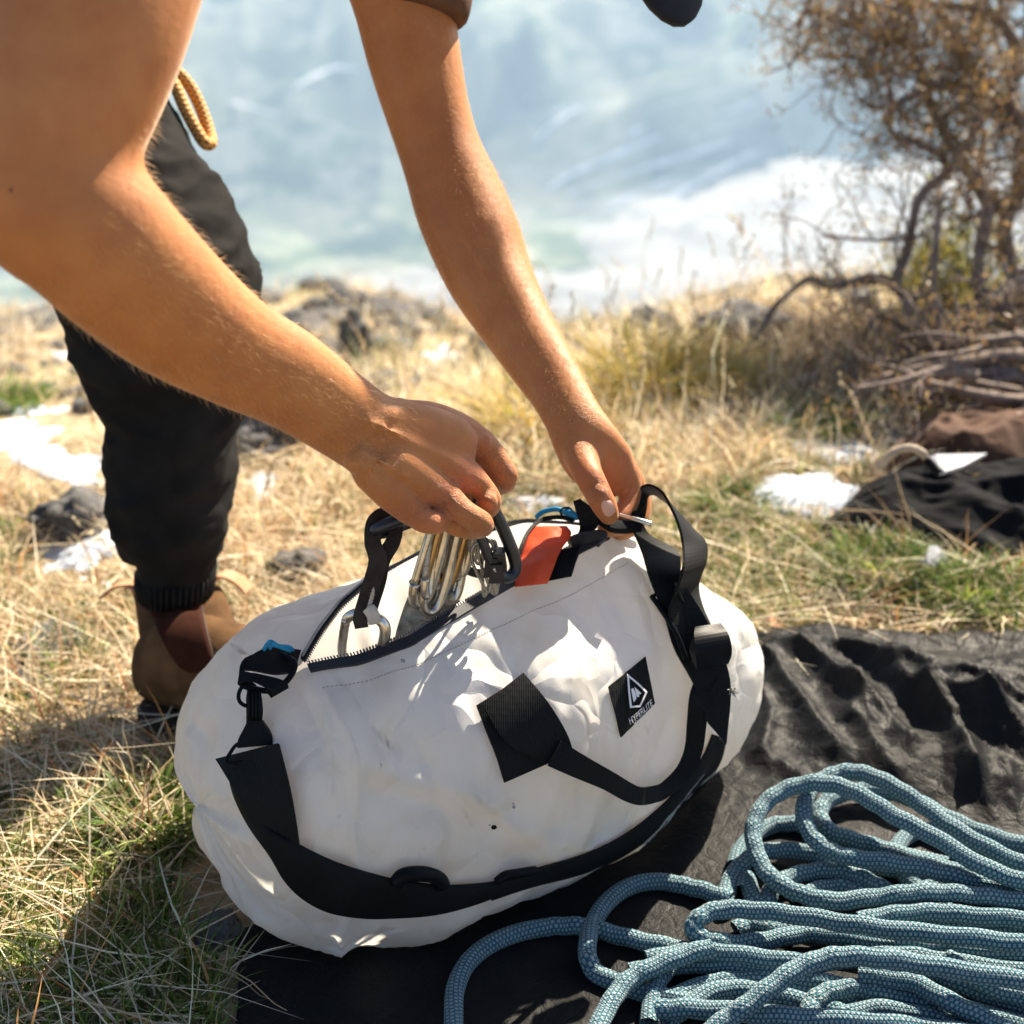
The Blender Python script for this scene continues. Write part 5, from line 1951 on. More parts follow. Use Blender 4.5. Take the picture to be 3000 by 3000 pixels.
ST.append(strand([(1220, 1060), (1290, 1130), (1370, 1200), (1500, 1300)], [.002, .002], c2))
ST.append(strand([(1350, 1180), (1480, 1145), (1650, 1150), (1932, 1195), (2300, 1250)], [.008, .014, .014], c2))
# lower big loop
ST.append(strand([(2400, 1530), (2150, 1505), (1932, 1480), (1600, 1440), (1200, 1400), (900, 1358), (600, 1310), (350, 1285), (180, 1292), (85, 1340), (62, 1400), (130, 1450), (300, 1478), (500, 1455), (700, 1420), (900, 1440), (1300, 1500), (1932, 1580), (2300, 1620)], [.04, .045, .045, .040, .032, .028, .018, .012, .010, .012, .012], c2))
ST.append(strand([(1000, 1350), (1180, 1315), (1400, 1300), (1600, 1315), (1932, 1345), (2300, 1400)], [.02, .024, .026], c2))
ST.append(strand([(1050, 1330), (1300, 1350), (1600, 1380), (1932, 1400), (2300, 1430)], [.008, .012, .012], c2))
# front arch
ST.append(strand([(-100, 2200), (80, 2040), (220, 1925), (350, 1835), (500, 1720), (650, 1620), (800, 1562), (950, 1548), (1200, 1570), (1500, 1618), (1932, 1690), (2300, 1760)], [.02, .03, .045, .055, .055, .05, .045], c2))
ST.append(strand([(-200, 1570), (0, 1530), (130, 1520), (400, 1552), (700, 1585), (1000, 1560), (1250, 1545), (1500, 1580), (1932, 1640), (2300, 1680)], [.012, .014, .018, .022, .022, .02], c2))
ST.append(strand([(-300, 1640), (0, 1600), (300, 1605), (600, 1660), (900, 1720), (1300, 1800), (1700, 1890), (2100, 1990)], [.004, .006, .010, .012, .010], c2))
ST.append(strand([(-150, 1850), (0, 1845), (300, 1862), (600, 1890), (1000, 1915), (1400, 1960), (1900, 2030)], [.02, .024, .026, .02], c2))
ST.append(strand([(700, 1990), (715, 1860), (755, 1790), (850, 1745), (1000, 1730), (1200, 1760), (1500, 1830), (1932, 1930)], [.012, .016, .012, .008], c2))
ST.append(strand([(-50, 1790), (80, 1730), (250, 1690), (450, 1690), (700, 1740), (1000, 1800), (1300, 1850), (1700, 1930)], [.002, .004, .003, .002], c2))
ST.append(strand([(1000, 1650), (1300, 1700), (1500, 1800), (1700, 1900), (1900, 2010)], [.020, .026, .024], c2))
ST.append(strand([(1100, 1620), (1400, 1640), (1600, 1720), (1932, 1830), (2300, 1950)], [.010, .014, .012], c2))
ST.append(strand([(800, 1850), (1000, 1790), (1250, 1800), (1500, 1870), (1800, 1960)], [.002, .003, .002], c2))
ST.append(strand([(850, 1905), (1100, 1850), (1400, 1900), (1700, 1990)], [.010, .012, .010], c2))
ST.append(strand([(-100, 1920), (150, 1760), (350, 1740), (650, 1800), (900, 1870), (1200, 1990)], [.010, .012, .008, .004], c2))
ST.append(strand([(1200, 1460), (1500, 1500), (1932, 1540), (2300, 1570)], [.022, .026, .026], c2))
ST.append(strand([(1500, 1560), (1700, 1700), (1932, 1780), (2300, 1850)], [.024, .024, .02], c2))
ST.append(strand([(300, 1400), (390, 1370), (500, 1395), (640, 1400)], [.004, .004], c2))
# left outlying loops
ST.append(strand([(640, 2100), (636, 1932), (645, 1760), (705, 1620), (820, 1510), (980, 1430), (1150, 1388), (1300, 1376), (1450, 1400), (1650, 1452), (1850, 1495), (2000, 1530), (2250, 1600)], [.0, .0, .0, .002, .004, .004, .006, .008], c1))
ST.append(strand([(2200, 1230), (2060, 1180), (1932, 1148), (1800, 1132), (1650, 1160), (1520, 1240), (1430, 1350), (1393, 1480), (1402, 1580), (1460, 1660), (1570, 1712), (1700, 1765), (1900, 1800), (2100, 1830)], [.006, .004, .001, .001, .012, .001, .001, .004], c1))
ST.append(strand([(1380, 2100), (1450, 1950), (1530, 1800), (1620, 1690), (1750, 1615), (1932, 1545), (2100, 1500)], [.014, .016, .018, .022, .024], c1))
ST.append(strand([(1740, 1932), (1760, 1780), (1800, 1680), (1870, 1600), (1990, 1560)], [.004, .006, .008], c1))

# bights beyond the frame: neighbouring runs turn back into each other, as a flaked rope does
runs = []
for A in ST:
    for e_, i_ in ((A[0], A[3]), (A[-1], A[-4])):
        if e_[0] > .33:
            d_ = Vector(e_) - Vector(i_)
            d_.z = 0
            runs.append((Vector(e_), d_.normalized()))
runs.sort(key=lambda r: r[0].y)
for (p_, dp), (q_, dq) in zip(runs[0::2], runs[1::2]):
    ex = random.uniform(.05, .12)
    m_ = (p_ + q_) / 2 + (dp + dq) * .5 * (ex + .06)
    m_.z = RR + .01
    ST.append([tuple(p_ - dp * .004), tuple(p_ + dp * ex), tuple(m_ + (p_ - q_) * .12), tuple(m_ + (q_ - p_) * .12), tuple(q_ + dq * ex), tuple(q_ - dq * .004)])

V_, F_, UV_ = [], [], []
seg = 14
for A in ST:
    C = crom(A, 12)
    # light unevenness
    C[:, 2] += .0006 * np.sin(np.arange(len(C)) * .6)
    C[:, 2] = np.maximum(C[:, 2], RR * .9 + .004)
    Cv = [Vector(p) for p in C]
    rg = tube_rings(Cv, RR, seg)
    acc = [random.random() * .1]
    for p, q in zip(Cv[:-1], Cv[1:]):
        acc.append(acc[-1] + (q - p).length)
    off = len(V_)
    tw = random.random()
    for r_ in rg:
        V_ += [tuple(p) for p in r_] + [tuple(r_[0])]
    n1 = seg + 1
    for i in range(len(rg) - 1):
        for k in range(seg):
            F_.append((off + i * n1 + k, off + i * n1 + k + 1, off + (i + 1) * n1 + k + 1, off + (i + 1) * n1 + k))
            u0, u1 = k / seg, (k + 1) / seg
            t0, t1 = tw + acc[i] * 1.2, tw + acc[i + 1] * 1.2
            UV_ += [(u0 + t0, acc[i]), (u1 + t0, acc[i]), (u1 + t1, acc[i + 1]), (u0 + t1, acc[i + 1])]
rope = bigmesh('climbing_rope', np.array(V_), np.array(F_), 'rope_sheath', smooth=True)
uvl = rope.data.uv_layers.new(name='rope')
uvl.data.foreach_set('uv', np.array(UV_, np.float32).ravel())
tag(rope, 'teal and grey climbing rope flaked in loops on black sheet', 'rope')
# fuzz on the sheath
hv, hf = [], []
VA = np.array(V_)
idx = rng.choice(len(VA), 9000)
for k in idx:
    p = Vector(VA[k])
    d = Vector(rng.normal(size=3)).normalized()
    L_ = random.uniform(.0008, .0022)
    s_ = d.orthogonal().normalized() * .00007
    b0 = len(hv)
    hv += [p + s_, p - s_, p + d * L_]
    hf.append((b0, b0 + 1, b0 + 2))
tag(mesh('rope_fuzz', hv, hf, 'grey_tape', rope), kind='stuff')


# heaps of clothing on the grass
def heap(name, poly_px, hgt, mat, seed, res=90, ridge=.5, freq=7, dirn=(1, 0), z0=0, stretch=2.2):
    poly = [tuple(G(x, y))[:2] for x, y in poly_px]
    xs, ys = [p[0] for p in poly], [p[1] for p in poly]
    gx = np.linspace(min(xs) - .01, max(xs) + .01, res)
    gy = np.linspace(min(ys) - .01, max(ys) + .01, res)
    X, Y = np.meshgrid(gx, gy, indexing='ij')
    ins = inpoly(X, Y, poly)
    d = seg_dist(X, Y, poly + [poly[0]])
    c, s_ = dirn
    u, v = X * c + Y * s_, -X * s_ + Y * c
    rd = vfbm(u, v * stretch, freq, seed, 4, True)
    prof = np.sqrt(np.clip(d / max(.02, hgt * 1.1), 0, 1))
    Z = hgt * prof * ((1 - ridge) + ridge * 1.25 * rd) * (.65 + .7 * vnoise(X, Y, 5, seed + 5))
    Z = Z + land_z(X, Y) + z0
    q = ins[:-1, :-1] & ins[1:, :-1] & ins[1:, 1:] & ins[:-1, 1:]
    lab_ = np.zeros(q.shape, int)                     # keep the one largest connected sheet
    best, cur = (0, 0), 0
    for si, sj in zip(*np.where(q)):
        if lab_[si, sj]:
            continue
        cur += 1
        stack, cnt_ = [(si, sj)], 0
        lab_[si, sj] = cur
        while stack:
            ci, cj = stack.pop()
            cnt_ += 1
            for di, dj in ((1, 0), (-1, 0), (0, 1), (0, -1)):
                ni, nj = ci + di, cj + dj
                if 0 <= ni < q.shape[0] and 0 <= nj < q.shape[1] and q[ni, nj] and not lab_[ni, nj]:
                    lab_[ni, nj] = cur
                    stack.append((ni, nj))
        best = max(best, (cnt_, cur))
    q = lab_ == best[1]
    us = np.zeros(X.shape, bool)
    us[:-1, :-1] |= q
    us[1:, :-1] |= q
    us[1:, 1:] |= q
    us[:-1, 1:] |= q
    idm = -np.ones(X.shape, int)
    idm[us] = np.arange(us.sum())
    V = np.stack([X[us], Y[us], Z[us]], -1)
    F = np.stack([idm[:-1, :-1][q], idm[1:, :-1][q], idm[1:, 1:][q], idm[:-1, 1:][q]], -1)
    o = bigmesh(name, V, F, mat, smooth=True)
    m = o.modifiers.new('t', 'SOLIDIFY')
    m.thickness = .006
    s = o.modifiers.new('s', 'SMOOTH')
    s.iterations = 3
    s.factor = .5
    return o


HP1 = [(2370, 1600), (2420, 1545), (2520, 1450), (2620, 1420), (2720, 1415), (2850, 1430), (2950, 1410), (3150, 1400), (3400, 1440), (3400, 1690), (3100, 1690), (2950, 1680), (2850, 1672), (2780, 1665), (2720, 1640), (2620, 1610), (2500, 1610), (2420, 1612)]
jk = heap('jacket', HP1, .060, 'black_softshell', 5, 120, .75, 6, (.92, -.38))
tag(jk, 'black jacket lying crumpled on the grass in front of brown coat', 'jacket')
HP2 = [(2560, 1420), (2590, 1350), (2640, 1300), (2750, 1270), (2900, 1255), (3100, 1250), (3400, 1250), (3400, 1420), (3100, 1420), (2850, 1440), (2650, 1440)]
ct = heap('coat', HP2, .095, 'brown_suede', 15, 130, .8, 5, (.9, .3), 0, 1.6)
tag(ct, 'brown suede coat bundled on the grass behind black jacket', 'coat')
HP3 = [(2460, 1405), (2520, 1390), (2600, 1375), (2700, 1385), (2730, 1420), (2600, 1430), (2500, 1435)]
fl_ = heap('coat_sleeve', HP3, .03, 'cream_fleece', 25, 60, .5, 8, (1, .1))
fl_.parent = ct
# pale lining flap with a dark zip
def flap(name, px, mat, parent, thick=.004):
    V = [P(x, y, d) for x, y, d in px]
    F = [tuple(range(len(V)))]
    o = mesh(name, V, F, mat, parent, False)
    m = o.modifiers.new('t', 'SOLIDIFY')
    m.thickness = thick
    return o


dz = proj(G(2780, 1400, .09))[2] - .06
flap('lining_flap', [(2705, 1352, dz), (2740, 1338, dz), (2890, 1335, dz + .02), (2820, 1372, dz - .01), (2752, 1394, dz - .02)], 'white_cloth', ct)
tube('zip_pull', [P(2712, 1345, dz - .012), P(2735, 1368, dz - .015), P(2755, 1388, dz - .02)], .0055, 'black_plastic', ct, 8)
tube('collar_seam', [P(2580, 1370, dz), P(2610, 1330, dz - .01), P(2660, 1312, dz - .015), P(2700, 1325, dz - .015), P(2715, 1345, dz - .012)], .0045, 'cream_fleece', ct, 10)
# small white paper on the grass edge by the jacket
pz = proj(G(2730, 1640, .03))[2]
pp = flap('paper_scrap', [(2686, 1642, pz), (2712, 1628, pz), (2722, 1600, pz + .01), (2745, 1600, pz + .012), (2772, 1632, pz + .005), (2765, 1662, pz), (2720, 1655, pz - .003)], 'white_cloth', None, .001)
tag(pp, 'small white paper scrap on the grass under the black jacket hem', 'paper')
# dark bag at the frame's right edge behind the jacket
HP4 = [(2935, 1300), (2960, 1230), (3020, 1205), (3200, 1200), (3400, 1220), (3400, 1400), (3050, 1405), (2950, 1380)]
bp = heap('backpack', HP4, .12, 'black_softshell', 35, 70, .3, 6)
tag(bp, 'dark backpack at the right edge behind black jacket', 'backpack')
tube('grommet', [P(2985 + 16 * math.cos(t), 1235 + 16 * math.sin(t), 2.02) for t in np.linspace(0, 5.5, 8)], .005, 'grey_tape', bp, 8, True)
# brown leaf by the sheet's corner
lf = flap('dead_leaf', [tuple(p) for p in ((2232, 1822, 1.62), (2250, 1805, 1.62), (2285, 1812, 1.625), (2300, 1835, 1.62), (2265, 1842, 1.61))], 'tab_leather', None, .001)
tag(lf, 'brown dead leaf at the far corner of the black sheet beside the bag', 'leaf')
# ------------------------------------------------------------------ grass, shrubs, rocks, snow
SHEET_POLY = [(-.212, .3), (-.212, .93), (-.10, 1.0), (.05, 1.22), (.20, 1.36), (.28, 1.40), (.5, 1.39), (1.3, 1.375), (1.3, .3)]
BAG_POLY = [tuple(bagpt(s, v, 0))[:2] for s, v in ((-.085, -.10), (-.085, 0), (-.03, .07), (.33, .08), (.43, .03), (.44, -.12), (.38, -.19), (0, -.2))]
CLOTH_POLYS = [[tuple(G(x, y))[:2] for x, y in hp] for hp in (HP1, HP2, HP4)]
bootp = [tuple(base + bx * x + by * y)[:2] for x, y in ((-.02, -.05), (.29, -.055), (.29, .055), (-.02, .05))]
NOGROW = [SHEET_POLY, BAG_POLY, bootp] + CLOTH_POLYS
SNOW = [  # px outline, height, how it is told apart
    ([(2190, 1440), (2230, 1405), (2330, 1402), (2450, 1400), (2480, 1430), (2560, 1450), (2500, 1500), (2420, 1530), (2330, 1535), (2240, 1500)], .02, 'large white snow patch beside the corner of the black jacket'),
    ([(2270, 1320), (2320, 1290), (2430, 1295), (2580, 1310), (2590, 1335), (2560, 1375), (2440, 1385), (2330, 1350)], .018, 'snow patch behind the larger one, touching the brown coat'),
    ([(1470, 1490), (1520, 1465), (1640, 1470), (1700, 1490), (1640, 1520), (1540, 1525)], .02, 'thin snow strip behind the open bag between the two hands'),
    ([(2185, 1455), (2230, 1460), (2250, 1510), (2220, 1530), (2190, 1500)], .02, 'narrow snow lump at the left of the large snow patch'),
]
SNOW_FAR = [
    ([(60, 1560), (150, 1480), (330, 1440), (420, 1560), (430, 1640), (330, 1740), (180, 1730), (80, 1680)], .012, 'snow patch left of the dark trouser leg around the boulder'),
    ([(-200, 1240), (60, 1170), (230, 1200), (300, 1290), (330, 1420), (180, 1460), (-20, 1400), (-250, 1380)], .012, 'broad snow patch on the slope left of the trouser knee'),
    ([(100, 1030), (220, 1000), (380, 1010), (300, 1060), (160, 1070)], .010, 'thin far snow strip left of the knee'),
    ([(1180, 1020), (1280, 985), (1420, 1000), (1420, 1060), (1300, 1085), (1210, 1060)], .016, 'far snow patch between the two arms'),
    ([(690, 1420), (760, 1370), (830, 1400), (800, 1470), (720, 1480)], .010, 'small snow patch right of the trouser shin'),
    ([(2005, 985), (2040, 955), (2090, 975), (2080, 1000)], .025, 'tiny far snow heap on the ridge right of the far hand'),
    ([(960, 1340), (1010, 1310), (1040, 1350), (990, 1380)], .010, 'small snow spot below the near forearm'),
    ([(2160, 1090), (2200, 1070), (2240, 1090), (2210, 1130)], .012, 'small snow spot beside the orange tussock'),
]


def GL(px, py, it=12):
    """where the ray of that pixel meets the land"""
    return ray_hit(land_z, px, py, .6, 40, 900)


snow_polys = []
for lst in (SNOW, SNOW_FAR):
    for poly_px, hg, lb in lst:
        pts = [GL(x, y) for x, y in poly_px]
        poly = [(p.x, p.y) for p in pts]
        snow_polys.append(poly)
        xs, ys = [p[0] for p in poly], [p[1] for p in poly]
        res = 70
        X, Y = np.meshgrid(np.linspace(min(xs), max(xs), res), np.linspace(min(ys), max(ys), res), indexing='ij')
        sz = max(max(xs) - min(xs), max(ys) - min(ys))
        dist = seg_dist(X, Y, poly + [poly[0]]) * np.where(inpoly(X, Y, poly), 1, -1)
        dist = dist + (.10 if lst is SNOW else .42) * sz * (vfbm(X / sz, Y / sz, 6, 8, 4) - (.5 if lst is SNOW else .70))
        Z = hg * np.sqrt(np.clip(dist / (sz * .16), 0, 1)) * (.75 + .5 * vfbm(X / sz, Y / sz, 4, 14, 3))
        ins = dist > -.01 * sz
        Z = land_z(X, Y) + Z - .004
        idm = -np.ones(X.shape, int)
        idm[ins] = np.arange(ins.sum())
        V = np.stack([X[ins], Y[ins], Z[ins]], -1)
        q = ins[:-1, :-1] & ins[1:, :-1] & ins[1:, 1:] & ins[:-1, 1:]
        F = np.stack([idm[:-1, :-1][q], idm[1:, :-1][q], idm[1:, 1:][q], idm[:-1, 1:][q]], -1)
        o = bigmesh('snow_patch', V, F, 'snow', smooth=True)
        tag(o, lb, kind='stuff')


def allowed(X, Y, soft=True):
    ok = np.ones(X.shape, bool)
    for p in NOGROW:
        ok &= ~inpoly(X, Y, p)
    for p in snow_polys:
        ok &= ~(inpoly(X, Y, p) & (rng.random(X.shape) < .965))
    return ok


STRAW = np.array([(.68, .54, .34), (.75, .63, .43), (.60, .45, .26), (.80, .70, .52), (.50, .35, .18), (.70, .60, .44)])
GREEN = np.array([(.075, .135, .016), (.12, .19, .025), (.05, .095, .014), (.17, .24, .04), (.24, .27, .06)])
RUST = np.array([(.40, .17, .06), (.46, .24, .09)])


def blades(X, Y, L, W, lean, col, curl=.5, heading=None, z0=0.0, segs=4):
    """ribbon blades; lean = angle from vertical at the base (rad)"""
    n = len(X)
    Z = land_z(X, Y) + z0
    hd = rng.uniform(0, 2 * np.pi, n) if heading is None else heading
    dx, dy = np.cos(hd), np.sin(hd)
    sxx, syy = -dy, dx
    tw = rng.uniform(-.8, .8, n)
    px, py, pz = X.copy(), Y.copy(), Z.copy()
    rows = []
    ang = lean.copy()
    side = rng.normal(0, .10, n)
    for k in range(segs + 1):
        w_ = W * (1 - (k / segs) ** 1.6 * .92) * .5
        wx = sxx * np.cos(tw)
        wy = syy * np.cos(tw)
        wz = np.sin(tw)
        rows.append(np.stack([np.stack([px + wx * w_, py + wy * w_, pz + wz * w_], -1), np.stack([px - wx * w_, py - wy * w_, pz - wz * w_], -1)], 1))
        st = L / segs
        px = px + (dx * np.sin(ang) + sxx * side) * st
        py = py + (dy * np.sin(ang) + syy * side) * st
        pz = pz + np.cos(ang) * st
        gz = land_z(px, py) + .004
        pz = np.maximum(pz, gz + z0 * 0)
        ang = ang + curl * rng.uniform(.3, 1.2, n) / segs * 1.6
        side = side + rng.normal(0, .12, n)
    V = np.stack(rows, 1).reshape(n, -1, 3)          # n, (segs+1)*2, 3
    m = (segs + 1) * 2
    f = []
    for k in range(segs):
        f.append([2 * k, 2 * k + 1, 2 * k + 3, 2 * k + 2])
    F = (np.arange(n)[:, None, None] * m + np.array(f)[None]).reshape(-1, 4)
    C = np.repeat(col[:, None, :], m, 1).reshape(-1, 3)
    return V.reshape(-1, 3), F, C


def pick(pal, n, var=.22):
    c = pal[rng.integers(0, len(pal), n)]
    return np.clip(c * (1 + rng.normal(0, var, (n, 1))), .01, .9)


class Acc:
    def __init__(s):
        s.V, s.F, s.C, s.n = [], [], [], 0

    def add(s, v, f, c):
        s.V.append(v)
        s.F.append(f + s.n)
        s.C.append(c)
        s.n += len(v)

    def build(s, name, label, kind='stuff', cat=None, mat='grass_blade'):
        o = bigmesh(name, np.vstack(s.V), np.vstack(s.F), mat, col=np.vstack(s.C))
        return tag(o, label, cat, kind=kind)


def spread(n, x0, x1, y0, y1, dens=None):
    X, Y = rng.uniform(x0, x1, n), rng.uniform(y0, y1, n)
    if dens is not None:
        k = rng.random(n) < dens(X, Y)
        X, Y = X[k], Y[k]
    k = allowed(X, Y)
    return X[k], Y[k]


def in_view(X, Y, m=420):
    z = land_z(X, Y) - CAM_H
    d = Y * CP - z * SP
    px = 1500 + X / d * FPX
    py = 1500 - (Y * SP + z * CP) / d * FPX
    return (d > .2) & (px > -m) & (px < 3000 + m) & (py > 500) & (py < 3000 + 2 * m)


# near turf: short green blades, matted straw, long lying stalks
near = Acc()
def area(n, y0, y1, dens=None, m=420):
    X, Y = rng.uniform(-1.25, 1.45, n), rng.uniform(y0, y1, n)
    k = in_view(X, Y, m)
    X, Y = X[k], Y[k]
    if dens is not None:
        k = rng.random(len(X)) < dens(X, Y)
        X, Y = X[k], Y[k]
    k = allowed(X, Y)
    return X[k], Y[k]


gpatch = lambda X, Y: np.clip(.16 + 1.9 * (vfbm(X, Y, 4.5, 101, 3) - .42) + .55 * sstep(1.15, .85, Y) * sstep(.1, -.1, X) + .08 * sstep(.3, .5, X) * sstep(1.7, 1.45, Y), .02, 1)
X, Y = area(130000, .70, 1.9, gpatch)
n = len(X)
near.add(*blades(X, Y, rng.uniform(.018, .055, n), rng.uniform(.0014, .003, n), rng.uniform(.1, 1.1, n), pick(GREEN, n), .7, segs=3))
X, Y = area(60000, .70, 1.95, lambda X, Y: 1 - .62 * sstep(1.08, .92, Y) * (vfbm(X, Y, 5, 201, 3) > .40))
n = len(X)
near.add(*blades(X, Y, rng.uniform(.02, .08, n), rng.uniform(.001, .0024, n), rng.uniform(.7, 1.5, n), pick(STRAW, n), .35, z0=.004, segs=3))
X, Y = area(7500, .72, 1.95)
n = len(X)
hd = rng.normal(2.75, .75, n) + np.pi * (rng.random(n) < .35)
near.add(*blades(X, Y, rng.uniform(.07, .19, n), rng.uniform(.0011, .0022, n), rng.uniform(1.15, 1.54, n), pick(STRAW, n), .22, hd, z0=.012, segs=5))
X, Y = area(3200, .72, 1.9)
n = len(X)
near.add(*blades(X, Y, rng.uniform(.03, .10, n), rng.uniform(.0016, .0032, n), rng.uniform(.3, 1.2, n), pick(RUST, n), .6, segs=4))
near.build('grass', 'matted straw and short green grass around the bag and sheet')

# middle distance: taller pale straw and seed heads toward the ridge
midg = Acc()
def area2(n, x0, x1, y0, y1, dens=None):
    X, Y = rng.uniform(x0, x1, n), rng.uniform(y0, y1, n)
    k = in_view(X, Y, 200)
    X, Y = X[k], Y[k]
    if dens is not None:
        k = rng.random(len(X)) < dens(X, Y)
        X, Y = X[k], Y[k]
    k = allowed(X, Y)
    return X[k], Y[k]


rightd = lambda X, Y: np.clip(sstep(-.35, .0, X - .05 * (Y - 1.9)) * (.45 + 1.0 * vfbm(X, Y, 3, 55, 3)) * (1 - .9 * sstep(2.2, 2.5, Y)), .0, 1)
X, Y = area2(60000, -.6, 2.0, 1.75, 3.4, rightd)
n = len(X)
midg.add(*blades(X, Y, rng.uniform(.035, .12, n), rng.uniform(.0016, .0034, n), rng.uniform(.1, 1.3, n), np.clip(pick(STRAW, n) * 1.12, 0, .88), .8, segs=4))
X, Y = area2(8000, -.4, 2.0, 1.75, 3.2, lambda X, Y: np.clip(2.2 * (vfbm(X, Y, 3.5, 66, 3) - .48), 0, 1))
n = len(X)
midg.add(*blades(X, Y, rng.uniform(.04, .13, n), rng.uniform(.0016, .003, n), rng.uniform(.1, .9, n), pick(GREEN, n), .7, segs=3))
X, Y = area2(60000, -3, .6, 1.7, 5.2, lambda X, Y: np.clip(.35 + 1.2 * (vfbm(X, Y, 2.4, 58, 3) - .42), 0, 1))
n = len(X)
midg.add(*blades(X, Y, rng.uniform(.03, .10, n), rng.uniform(.002, .005, n), rng.uniform(.2, 1.4, n), pick(STRAW, n), .7, segs=3))
X, Y = area2(9000, -3, 1.8, 2.2, 5.2, lambda X, Y: np.clip(2.0 * (vfbm(X, Y, 1.2, 68, 3) - .5), 0, 1))
n = len(X)
midg.add(*blades(X, Y, rng.uniform(.03, .09, n), rng.uniform(.003, .006, n), rng.uniform(.2, 1.2, n), pick(GREEN, n) * 1.3, .7, segs=3))
midg.build('tall_grass', 'pale dry grass across the slope behind the bag')

# seed-head stalks
seeds = Acc()
def stalk(x, y, h, lean, hd, col, heads=7, hw=.0042):
    v, f, c = blades(np.array([x]), np.array([y]), np.array([h]), np.array([.0018]), np.array([lean]), np.array([col]), .35, np.array([hd]), segs=6)
    seeds.add(v, f, c)
    tip = v[-4:].mean(0)
    dirv = v[-2:].mean(0) - v[-6:-4].mean(0)
    dirv /= np.linalg.norm(dirv) + 1e-9
    for k in range(heads):
        p = tip - dirv * (k * .0065) + rng.normal(0, .0018, 3)
        side = np.cross(dirv, [0, 0, 1]) + rng.normal(0, .4, 3)
        side /= np.linalg.norm(side)
        e = p + dirv * .010 + side * .0035
        m = (p + e) / 2
        o_ = np.cross(dirv, side)
        vv = np.array([p, m + side * hw * .5, e, m - side * hw * .5, m + o_ * hw * .5, m - o_ * hw * .5])
        ff = np.array([[0, 1, 2, 4], [0, 4, 2, 3], [0, 3, 2, 5], [0, 5, 2, 1]])
        seeds.add(vv, ff, np.repeat(np.array([[.80, .68, .48]]), 6, 0))


for k in range(230):
    x, y = rng.uniform(-.3, 1.7), rng.uniform(1.75, 3.0)
    if not allowed(np.array([x]), np.array([y]))[0]:
        continue
    stalk(x, y, rng.uniform(.12, .26), rng.uniform(.05, .6), rng.uniform(0, 6.3), pick(STRAW, 1)[0])
for px, py, hgt, lean, hd in ((500, 1780, .13, .75, 2.6), (480, 1740, .14, .9, 3.0), (440, 1760, .16, .6, 2.2), (90, 1800, .12, .6, .4), (120, 1850, .16, 1.0, 2.9), (760, 1650, .16, .5, 1.9), (740, 1700, .15, .35, 1.2), (1330, 1200, .30, .8, 2.4), (1250, 1330, .2, .25, .9), (1180, 1300, .18, .2, 2.2), (1240, 1270, .2, .3, 1.2), (1420, 1380, .17, .35, 1.0)):
    p = GL(px, py)
    stalk(p.x, p.y, hgt, lean, hd, (.72, .58, .36))
# bent stalks standing up against the bag and the jacket
for px, py, hgt, lean, hd, col in ((420, 2500, .115, .12, 1.8, (.34, .16, .08)), (470, 2420, .10, .75, 2.5, (.6, .45, .28)), (500, 2480, .10, .65, 2.5, (.66, .5, .32)), (440, 2560, .09, .7, 2.4, (.5, .33, .18)), (395, 2420, .09, .3, 1.9, (.55, .4, .22)), (2640, 1640, .11, .45, 2.4, (.55, .33, .16)), (2660, 1650, .13, .3, 2.1, (.62, .42, .22)), (2790, 1660, .10, .5, .6, (.5, .28, .14)), (2820, 1700, .12, .9, 2.6, (.6, .42, .22)), (2880, 1690, .12, 1.1, .4, (.66, .5, .3)), (2580, 1650, .12, .7, 2.5, (.6, .44, .24))):
    p = GL(px, py)
    v, f, c = blades(np.array([p.x] * 2) + rng.normal(0, .004, 2), np.array([p.y] * 2), np.array([hgt, hgt * .8]), np.array([.0022, .002]), np.array([lean, lean * 1.2]), np.array([col, col]), .5, np.array([hd, hd + .2]), segs=7)
    seeds.add(v, f, c)
seeds.build('seed_stalks', 'pale grass stalks with seed heads standing above the turf')

# tussocks: each a plant of its own
def tussock(px, py, rad, hgt, pal, label, n=420):
    p = GL(px, py)
    a = Acc()
    r_ = rad * np.sqrt(rng.random(n)) * .55
    t = rng.uniform(0, 6.28, n)
    X, Y = p.x + r_ * np.cos(t), p.y + r_ * np.sin(t)
    v, f, c = blades(X, Y, rng.uniform(.55, 1.0, n) * hgt, rng.uniform(.0022, .0045, n), .15 + .9 * r_ / rad + rng.uniform(0, .25, n), pick(pal, n), .75, t + rng.normal(0, .5, n), segs=5)
    a.add(v, f, c)
    o = a.build('grass_tussock', label, None, 'tussock')
    o['group'] = 'grass tussocks'
    return o


GOLD = np.array([(.52, .36, .07), (.42, .33, .07), (.60, .44, .12), (.28, .27, .06)])
tussock(1900, 1170, .13, .17, GOLD, 'golden green grass tussock right of the far wrist', 520)
tussock(2060, 1150, .10, .14, GOLD, 'smaller golden tussock between the far wrist and the shrub')
tussock(1560, 1280, .11, .15, GOLD, 'olive tussock left of the far wrist, behind the near hand')
tussock(2130, 1500, .06, .06, GREEN, 'low green tuft on the grass left of the snow', 300)
tussock(2560, 1700, .09, .07, GREEN, 'low green tuft at the hem of the black jacket', 420)
tussock(2830, 1760, .08, .06, GREEN, 'low green tuft behind the fold of the black sheet', 380)
tussock(2380, 1290, .07, .10, GREEN, 'green tuft behind the farther snow patch', 300)
tussock(440, 2430, .07, .06, GREEN, 'sunlit green tuft touching the left end of the bag', 420)
tussock(10, 1190, .12, .06, GREEN * 1.3, 'bright green cushion tuft at the left edge of the slope', 420)

